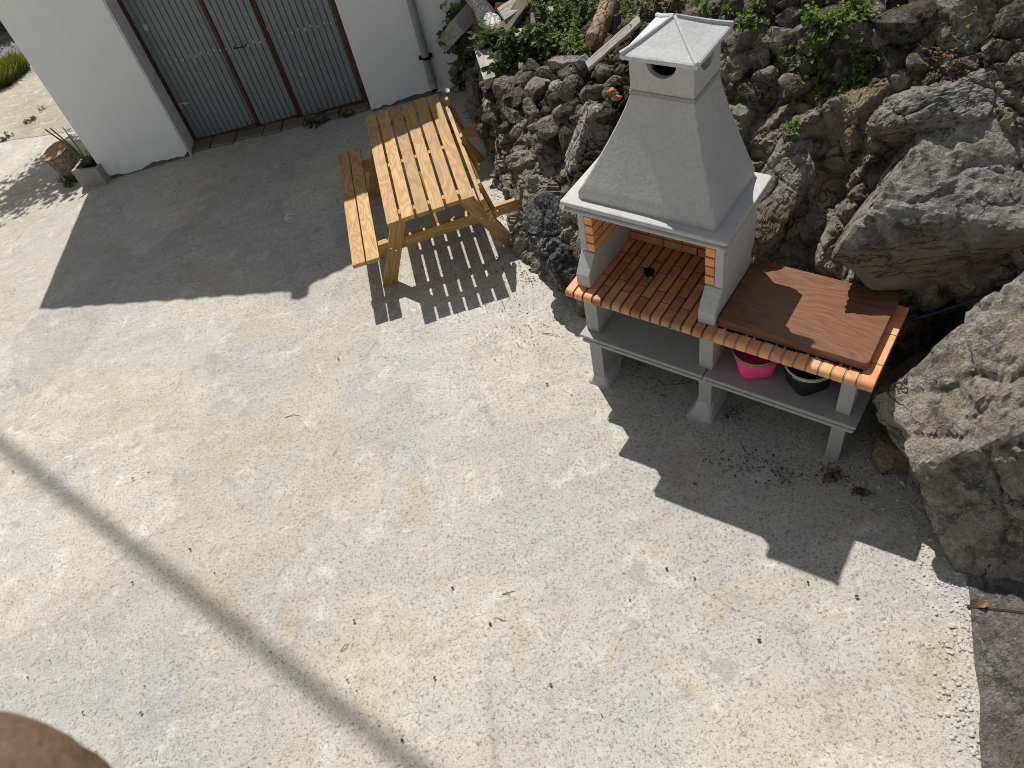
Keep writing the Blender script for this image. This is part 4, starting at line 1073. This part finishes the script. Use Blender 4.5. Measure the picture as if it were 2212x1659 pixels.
timber('plank', (1284, 172), (1372, 56), 18, 8, 'long pale plank leaning beside the rotten log left of the chimney', M_GREYW, .16, jit=.003)
timber('stone_ledge', (1195, 142), (1268, 136), 24, 18, 'flat pale ledge stone on the wall edge below the weeds', M_ROCKP, .04, 'stone', jit=.012)
for (p, s, lab) in (((1322, 196), 9, 'orange clay fragment wedged in the wall left of the hood, upper one'), ((1333, 207), 10, 'orange clay fragment wedged in the wall left of the hood, lower one'), ((1083, 16), 16, 'orange crust scrap between the log and the dark beam'), ((1275, 192), 7, 'small orange fragment in the stone wall below the ledge stone')):
    L, n, d = hit(*p); k = pxm(d) * s; vv, ff = rock_mesh((k, k * .8, k * .5), int(p[0]), 3, 9, .16); tag(pydata('clay_fragment', vv, ff, M_ORANGE, at=L + n * .02 - ray(*p).normalized() * .12), lab, 'clay fragment')

# ------------------------------------------------------------------ plants
def leaf(vs, fs, base, d, up, L, Wd, fold=.25, droop=.15):
    d = d.normalized(); s = d.cross(up)
    if s.length < 1e-3: s = Vector((1, 0, 0))
    s.normalize(); u = s.cross(d); b = len(vs)
    vs.extend([base, base + d * L * .35 + s * Wd * .5 + u * fold * Wd, base + d * L * .72 + s * Wd * .36 + u * (fold * Wd * .7 - droop * L * .4), base + d * L - u * droop * L,
               base + d * L * .72 - s * Wd * .36 + u * (fold * Wd * .7 - droop * L * .4), base + d * L * .35 - s * Wd * .5 + u * fold * Wd, base + d * L * .4])
    fs.extend([(b, b+1, b+6), (b+1, b+2, b+6), (b+2, b+3, b+6), (b+3, b+4, b+6), (b+4, b+5, b+6), (b+5, b, b+6)])
def plant(name, label, base, n, spread, height, stems, nl, ls, mat, seed, cat='plant', group=None, droop=.5, up_w=.9, mat2=None, lw=.62):
    rr = random.Random(seed); root = thing(name, label, cat, base, None, group)
    vs, fs, v2, f2 = [], [], [], []; mb = MB()
    a = n.cross(Vector((0, 0, 1)));  a = a.normalized() if a.length > .05 else Vector((1, 0, 0)); bb = n.cross(a)
    for _ in range(stems):
        an = rr.uniform(0, 2 * math.pi); rad = spread * math.sqrt(rr.random()); o = a * math.cos(an) * rad * .8 + bb * math.sin(an) * rad * .8 - n * .01
        d = (n * .6 + Vector((0, 0, up_w)) + (a * math.cos(an) + bb * math.sin(an)) * rr.uniform(.2, .9) * (spread / max(height, .01)) * .8 + Vector((rr.gauss(0, .25), rr.gauss(0, .25), rr.gauss(0, .2)))).normalized()
        Ls = height * rr.uniform(.5, 1.1); p = o.copy(); pts = [p.copy()]; steps = 6
        for k in range(steps):
            d = (d + Vector((rr.gauss(0, .12), rr.gauss(0, .12), -droop * .22 + rr.gauss(0, .06)))).normalized(); p = p + d * Ls / steps; pts.append(p.copy())
        mb.tube(pts, .0028, 4, .001)
        for k in range(nl):
            t = (k + rr.random()) / nl; x = t * steps; i = min(int(x), steps - 1); q = pts[i].lerp(pts[i+1], x - i)
            side = Vector((rr.gauss(0, 1), rr.gauss(0, 1), rr.gauss(0, .5))).normalized()
            L = ls * rr.uniform(.55, 1.15) * (1.1 - .4 * t); T = (v2, f2) if (mat2 and rr.random() < .25) else (vs, fs)
            leaf(*T, q, (side + d * .35 + n * .25), (Vector((0, 0, 1)) + n * .6 + Vector((rr.gauss(0, .4), rr.gauss(0, .4), 0))).normalized(), L, L * lw, .22, rr.uniform(.05, .35))
    pydata('foliage', vs, fs, mat, root, smooth=False)
    if v2: pydata('foliage', v2, f2, mat2, root, smooth=False)
    mb.build('stem', M_STEM, root)
    return root
def wall_plant(px, py, rpx, hpx, stems, nl, lpx, label, mat, seed, mat2=None, droop=.5, name='weed', cat='weed', lift=0.0, up_w=.9):
    L, n, d = hit(px, py); k = pxm(d)
    return plant(name, label, L + n * lift, n, rpx * k, hpx * k, stems, nl, lpx * k, mat, seed, cat, None, droop, up_w, mat2)
WP = [(985, 52, 34, 42, 26, 11, 17, 'ivy hanging beside the white wall corner', M_LEAF, M_LEAFD, 1.2), (1008, 20, 30, 40, 18, 10, 17, 'bushy ivy at the top edge right of the white wall', M_LEAF, M_LEAFL, .9),
      (1024, 128, 14, 24, 7, 6, 20, 'small broad leaved weed below the bleached wood block', M_LEAF, M_LEAFD, .9), (1062, 100, 22, 34, 12, 8, 20, 'dark nettle between the pale log and the bleached beam end', M_LEAFD, M_LEAF, .8),
      (1110, 122, 40, 24, 22, 8, 20, 'dark ivy in the shade under the wood blocks', M_LEAFD, M_LEAF, 1.2), (1190, 30, 46, 52, 26, 11, 17, 'tall green weeds at the top right of the crossed beams', M_LEAF, M_LEAFD, .7),
      (1165, 105, 34, 34, 20, 9, 16, 'green weeds right of the small wood blocks', M_LEAF, M_LEAFD, .8), (1240, 60, 40, 52, 26, 11, 15, 'leafy weeds behind the thin pale stake', M_LEAFD, M_LEAF, .7),
      (1262, 112, 34, 44, 30, 11, 14, 'bright green bush left of the leaning plank', M_LEAFL, M_LEAF, .7), (1312, 150, 22, 20, 10, 8, 14, 'small green weed under the rotten log', M_LEAF, M_LEAFD, .9),
      (1385, 45, 40, 46, 13, 10, 14, 'ferny weeds left of the chimney cap tip', M_LEAF, M_LEAFD, .8), (1300, 10, 50, 40, 14, 10, 15, 'dark undergrowth at the top edge above the rotten log', M_LEAFD, M_DRY, .8),
      (1450, 10, 44, 40, 10, 10, 14, 'dark weeds at the top edge behind the chimney cap', M_LEAFD, M_DRY, .8), (1545, 18, 46, 40, 11, 9, 18, 'green nettles at the top edge right of the cap tip', M_LEAF, M_LEAFL, .7),
      (1612, 62, 24, 34, 12, 8, 16, 'light green nettle sprig just right of the chimney cap', M_LEAFL, M_LEAF, .6), (1640, 15, 34, 28, 7, 8, 13, 'fine weeds at the top edge above the right wall stones', M_LEAF, M_DRY, .8),
      (1762, 78, 26, 44, 16, 9, 17, 'light nettle at the top of the large plant on the right stones', M_LEAFL, M_LEAF, .7), (1838, 52, 28, 44, 18, 9, 16, 'upright light green nettles on the wall stones right of the cap', M_LEAFL, M_LEAF, .6),
      (1800, 138, 58, 60, 46, 12, 13, 'large leafy green plant hanging over the right wall stones', M_LEAF, M_LEAFL, 1.0), (1835, 190, 30, 32, 22, 10, 14, 'lower tip of greenery hanging onto the tan bedrock', M_LEAF, M_LEAFD, 1.3),
      (2078, 66, 24, 34, 14, 8, 17, 'bright green weed between the two large stones at top right', M_LEAFL, M_LEAF, .7), (1722, 275, 12, 18, 6, 6, 12, 'tiny green sprig on the rock right of the hood', M_LEAF, M_LEAFL, .9),
      (2030, 150, 34, 40, 18, 8, 8, 'dry straw coloured sprigs above the long grey boulder', M_DRY, M_RED, .7), (2032, 186, 18, 24, 14, 9, 8, 'reddish stonecrop tuft on the crack of the grey boulders', M_RED, M_DRY, .7),
      (1945, 20, 26, 16, 10, 7, 8, 'yellowish moss on the stones at the top edge', M_YEL, M_DRY, 1.0)]
for k, (a, b, r_, h_, st_, nl_, lp_, lab, m1, m2, dr) in enumerate(WP):
    wall_plant(a, b, r_ * 1.12, h_ * 1.1, int(st_ * 1.8), nl_ + 1, lp_ * .92, lab, m1, 500 + k, m2, dr, 'ivy' if 'ivy' in lab else 'weed', 'ivy' if 'ivy' in lab else 'weed', .02)
def ground_plant(px, py, rad, h, stems, nl, ls, label, mat, seed, mat2=None, droop=.6, name='weed'):
    g = gg(px, py); return plant(name, label, g, TN, rad, h, stems, nl, ls, mat, seed, 'weed', None, droop, .9, mat2)
ground_plant(690, 265, .13, .12, 22, 8, .05, 'green weed clump growing at the foot of the garage door', M_LEAFD, 801, M_LEAF)
ground_plant(757, 247, .10, .09, 14, 7, .05, 'smaller green weed at the right end of the garage threshold', M_LEAFD, 802, M_LEAF)
ground_plant(66, 262, .08, .08, 12, 7, .05, 'small green weed in the old concrete left of the garage', M_LEAF, 803, M_LEAFL)
ground_plant(18, 298, .10, .09, 10, 7, .045, 'low weed at the left edge of the old concrete', M_LEAF, 804, M_DRY)
ground_plant(92, 238, .05, .08, 9, 5, .03, 'dry tuft in a crack of the old concrete', M_DRY, 807)
ground_plant(155, 398, .10, .16, 18, 9, .04, 'dark leafy weed on the ground below the tree stump log', M_LEAFD, 805, M_LEAF)
ground_plant(1858, 1070, .02, .22, 3, 3, .022, 'thin green seedling on the concrete right of the barbecue leg', M_LEAFD, 806, M_LEAF)
# log section and concrete planter by the wall corner
lb_ = gg(166, 386); lg = thing('log_stump', 'cut tree stump log standing by the left corner of the garage', 'log', lb_, TN.rotation_difference(Vector((-.22, -.05, 1)).normalized()).to_matrix())
vs, fs = [], []; sg, n = 28, 10; H_ = .36
for k in range(n + 1):
    for i in range(sg):
        an = 2 * math.pi * i / sg; r_ = .165 * (1 + .06 * noise.noise(Vector((math.cos(an) * 2, math.sin(an) * 2, k * .1 + 3)))) * (1 + .06 * k / n)
        vs.append((math.cos(an) * r_, math.sin(an) * r_ + .12, H_ * k / n + (.012 * noise.noise(Vector((an * 2, 1, 1))) if k == n else 0)))
for k in range(n):
    for i in range(sg): fs.append((k*sg+i, k*sg+(i+1) % sg, (k+1)*sg+(i+1) % sg, (k+1)*sg+i))
pydata('bark', vs, fs, M_BARK, lg, smooth=True)
top = vs[-sg:]; tv = top + [(sum(v[0] for v in top)/sg, sum(v[1] for v in top)/sg, H_ - .004)]
pydata('cut_face', tv, [(i, (i+1) % sg, sg) for i in range(sg)], M_ENDGR, lg)
pf0, pf1 = gg(178.5, 406), gg(231.6, 398)
pd = (pf1 - pf0); pw = pd.length; pl_ = thing('planter_block', 'grey hollow concrete block planter at the garage corner', 'planter', pf0, math.atan2(pd.y, pd.x))
mb = MB(); hh = .235; dp = .30
for lo, hi in (((0, 0, 0), (pw, .04, hh)), ((0, dp - .04, 0), (pw, dp, hh)), ((0, .0405, 0), (.04, dp - .0405, hh)), ((pw - .04, .0405, 0), (pw, dp - .0405, hh))): mb.box(lo, hi)
mb.build('block', M_BLOCK, pl_, bevel=.006)
mb = MB(); mb.box((.041, .041, 0), (pw - .041, dp - .041, hh - .03)); mb.build('soil', M_SOIL, pl_)
pc = pf0 + pd * .55 + Vector((0, .17, hh - .03))
plant('potted_plant', 'small green plant growing in the concrete block planter', pc, Vector((0, 0, 1)), .09, .12, 22, 9, .04, M_LEAF, 811, 'plant', None, .6, .9, M_LEAFL)
spk = thing('spiky_plant', 'stiff cut spear leaves rising from the block planter', 'plant', pc + Vector((-.02, .05, 0))); mb = MB()
for dx, dy, L_, w_ in ((-.42, .10, .52, .010), (-.34, .16, .50, .010), (-.12, .22, .44, .008), (-.5, .2, .30, .007)):
    d = Vector((dx, dy, 1)).normalized(); mb.tube([Vector((0, 0, 0)), d * L_ * .5, d * L_ + Vector((dx * .06, 0, -.01))], w_, 5, w_ * .8)
mb.build('spear_leaf', M_LEAF, spk)

# small tree behind the garage corner: only its shadow falls into view
tc = gg(122, 372) + Vector((-.0992, .7051, 1.0)) * 3.3
def tree(name, label, base, crown, rad, nleaf, ls, mat, seed, squash=.8, mat2=None, clumps=14):
    rr = random.Random(seed); root = thing(name, label, 'tree', base)
    rel = crown - Vector(base); mb = MB(); mb.tube([Vector((0, 0, -.1)), rel * .4 + Vector((.05, 0, 0)), rel * .8], .05, 8, .03)
    cl = []
    for _ in range(clumps):
        d = Vector((rr.gauss(0, 1), rr.gauss(0, 1), rr.gauss(0, .7))).normalized() * rad * rr.uniform(.35, .95); d.z *= squash
        cl.append(rel + d); mb.tube([rel * .6, (rel * .6 + rel + d) / 2 + Vector((0, 0, .05)), rel + d], .015, 5, .004)
    mb.build('trunk', M_STEM, root); vs, fs, v2, f2 = [], [], [], []
    for _ in range(nleaf):
        c = rr.choice(cl); p = c + Vector((rr.gauss(0, 1), rr.gauss(0, 1), rr.gauss(0, .8))) * rad * .22; L = ls * rr.uniform(.6, 1.2)
        leaf(*((v2, f2) if mat2 and rr.random() < .3 else (vs, fs)), p, Vector((rr.gauss(0, 1), rr.gauss(0, 1), rr.gauss(-.2, .6))), Vector((rr.gauss(0, .5), rr.gauss(0, .5), 1)).normalized(), L, L * .6)
    pydata('crown', vs, fs, mat, root, smooth=False)
    if v2: pydata('crown', v2, f2, mat2, root, smooth=False)
    return root
tree('small_tree', 'small leafy tree behind the garage corner whose shadow falls by the log stump', (-3.2, 14.6, zg(-3.2, 14.6)), tc + Vector((0, 0, .0)), .92, 3000, .10, M_LEAF, 71, .8, M_LEAFD, 16)
tree('hedge_tree', 'dark green hedge tree beyond the road at the far left', tuple(gg(-8, 76)), gg(-8, 76) + Vector((-.1, .5, .75)), 1.0, 6000, .11, M_LEAFD, 72, .9, M_LEAF, 40)
tree('hedge_tree', 'second dark hedge tree behind the first beyond the road', (-9.0, 18.4, zg(-9.0, 18.4)), Vector((-9.0, 18.6, .9)), 1.7, 7000, .15, M_LEAFD, 73, .9, M_LEAF, 40)
# grass verge
rr = random.Random(5); vs, fs = [], []
poly = [g2(-60, 212), g2(0, 196), g2(22, 186), g2(66, 150), g2(60, 142), g2(0, 166), g2(-60, 180)]
def inside(p, P):
    c = False; n = len(P)
    for i in range(n):
        a, b = P[i], P[(i+1) % n]
        if (a.y > p[1]) != (b.y > p[1]) and p[0] < (b.x - a.x) * (p[1] - a.y) / (b.y - a.y) + a.x: c = not c
    return c
xs = [p.x for p in poly]; ys = [p.y for p in poly]; cnt = 0
while cnt < 5200:
    x, y = rr.uniform(min(xs), max(xs)), rr.uniform(min(ys), max(ys))
    if not inside((x, y), poly): continue
    cnt += 1; h = rr.uniform(.08, .30) * (1.2 if rr.random() < .2 else 1); an = rr.uniform(0, 6.28); w = .006; b = len(vs); z = zg(x, y) + .02
    lx, ly = rr.gauss(0, .35) * h, rr.gauss(0, .35) * h
    vs.extend([(x - w * math.cos(an), y - w * math.sin(an), z), (x + w * math.cos(an), y + w * math.sin(an), z), (x + lx * .5 + w * .6, y + ly * .5, z + h * .6), (x + lx, y + ly, z + h)])
    fs.extend([(b, b+1, b+2), (b, b+2, b+3)])
tag(pydata('grass', vs, fs, M_GRASS, smooth=False), kind='stuff')

# ------------------------------------------------------------------ leaves, twigs and litter on the yard
leafpx = [(336, 1201), (465, 1239), (287, 1260), (690, 1387), (752, 1470), (772, 1494), (306, 1541), (181, 1540), (110, 1428), (314, 1483), (506, 1389), (586, 1410), (611, 1430), (486, 1370), (766, 1342),
          (978, 1272), (852, 1013), (1361, 1297), (1805, 1240), (1092, 690), (1184, 722), (1182, 832), (1085, 672), (1122, 660), (1235, 855), (732, 778), (620, 903), (30, 1020), (134, 1042), (412, 1188), (288, 1035),
          (322, 1023), (1060, 1350), (1440, 1230), (1640, 1385), (230, 535), (372, 412), (260, 432), (480, 520), (940, 1465), (1190, 1480), (62, 1465), (870, 1600), (1300, 1545), (540, 1660), (1500, 1250), (1745, 1260), (1850, 1290)]
rr = random.Random(21)
for k, (a, b) in enumerate(leafpx):
    g = gg(a, b); vs, fs = [], []; L = rr.uniform(.010, .024)
    an = rr.uniform(0, 6.28); d = Vector((math.cos(an), math.sin(an), .1)); leaf(vs, fs, Vector((0, 0, 0)), d, Vector((0, 0, 1)), L, L * .7, .35, -.25)
    vs2 = [v + Vector((0, 0, .003)) - d * L / 2 for v in vs]
    b0 = len(vs2); vs3 = vs2 + [v - Vector((0, 0, .0012)) for v in vs2]; fs3 = fs + [tuple(q + b0 for q in f[::-1]) for f in fs]
    o = pydata('dry_leaf', vs3, fs3, M_DEAD if rr.random() < .75 else M_DRY, None, False, at=g + Vector((0, 0, .006)))
    tag(o, 'small dark dry leaf scattered on the pale concrete yard', 'leaf', 'dry leaves scattered on the concrete')
twigs = [((1170, 720), (1210, 728)), ((735, 1407), (750, 1388)), ((616, 903), (650, 900)), ((1075, 1335), (1095, 1342)), ((1085, 1285), (1112, 1277)), ((720, 985), (735, 965)), ((1470, 830), (1400, 842)), ((1790, 1165), (1812, 1172)), ((1900, 1115), (1880, 1100))]
for k, (a, b) in enumerate(twigs):
    p, q = gg(*a), gg(*b); m = (p + q) / 2 + Vector((rr.gauss(0, .01), rr.gauss(0, .01), .012)); c = (p + q) / 2
    mb = MB(); mb.tube([p - c + Vector((0, 0, .004)), m - c, q - c + Vector((0, 0, .004))], .0028, 5, .0015)
    tag(mb.build('twig', M_TWIG, at=c), 'thin dry twig lying on the pale concrete yard', 'twig', 'twigs on the concrete')
def litter(name, spots, n, seed, mat, lmin=.008, lmax=.03):
    rr = random.Random(seed); vs, fs = [], []
    for _ in range(n):
        (px, py), s = rr.choice(spots); g = gg(px + rr.gauss(0, s), py + rr.gauss(0, s * .55), -0.0); L = rr.uniform(lmin, lmax)
        leaf(vs, fs, g + Vector((0, 0, rr.uniform(.004, .02))), Vector((rr.gauss(0, 1), rr.gauss(0, 1), rr.gauss(0, .3))), Vector((rr.gauss(0, .4), rr.gauss(0, .4), 1)).normalized(), L, L * .7, .3, .1)
    return tag(pydata(name, vs, fs, mat, smooth=False), kind='stuff')
litter('leaf_litter', [((1810, 1030), 14), ((1790, 1022), 20), ((1700, 1025), 22), ((1640, 1010), 40), ((1560, 1000), 45), ((1590, 900), 18), ((1385, 790), 20), ((1450, 830), 30), ((1010, 500), 30), ((960, 560), 40), ((1085, 560), 20), ((1140, 600), 18),
                       ((1855, 1065), 10), ((1010, 250), 18), ((1060, 640), 60), ((1120, 720), 50)], 1100, 31, M_DEAD, .005, .018)
litter('leaf_pile', [((1803, 1030), 9), ((1790, 1036), 8), ((1855, 1066), 5)], 26, 33, M_DRY, .016, .03)
L2 = gg(2110, 1316)
rr = random.Random(8); vs, fs = [], []
leaf(vs, fs, Vector((0, 0, .01)), Vector((1, .2, .1)), Vector((0, 0, 1)), .05, .04, .3, -.2)
tag(pydata('red_leaf', vs, fs, M_RED, None, False, at=L2 + Vector((0, 0, .015))), 'curled rust red leaf in the joint of the dark paving at right', 'leaf')
mb = MB(); a, b = gg(2088, 1312), gg(2240, 1330)
mb.obox(Vector((0, 0, .0)), (b - a).normalized(), (b - a).normalized().cross(TN), TN, (b - a).length, .012, .006)
tag(mb.build('pavement_joint', M_SOIL, at=(a + b) / 2 + TN * .013), kind='structure')

# ------------------------------------------------------------------ overhead cable (its soft shadow crosses the yard) and the near parapet
S_ = Vector((-.0992, .7051, 1.0))
c0, c1 = gg(0, 960) + S_ * 13.5, gg(900, 1659) + S_ * 13.5; cd = (c1 - c0)
mb = MB(); mb.tube([c0 - cd * 2 - c0, Vector((0, 0, 0)), cd, cd * 3], .043, 10)
tag(mb.build('overhead_cable', M_CABLE, at=c0), 'thick overhead cable whose blurred shadow crosses the yard', 'cable')
pc_ = CAM + ray(-288, 2180) * .45
vv, ff = rock_mesh((.151, .151, .151), 91, 5, 0, .025)
par = thing('parapet', 'brown rough parapet corner close to the camera at the bottom left', 'parapet', pc_)
M_PAR = m_plain('brown_stone', (.15, .098, .066), .9, .1, .45, 40, 0, .8, 90)
pydata('coping', vv, ff, M_PAR, par)
mb = MB(); mb.box((-.6, -.55, -1.2), (-.04, -.05, -.06)); mb.build('parapet_wall', M_PAR, par, bevel=.02)
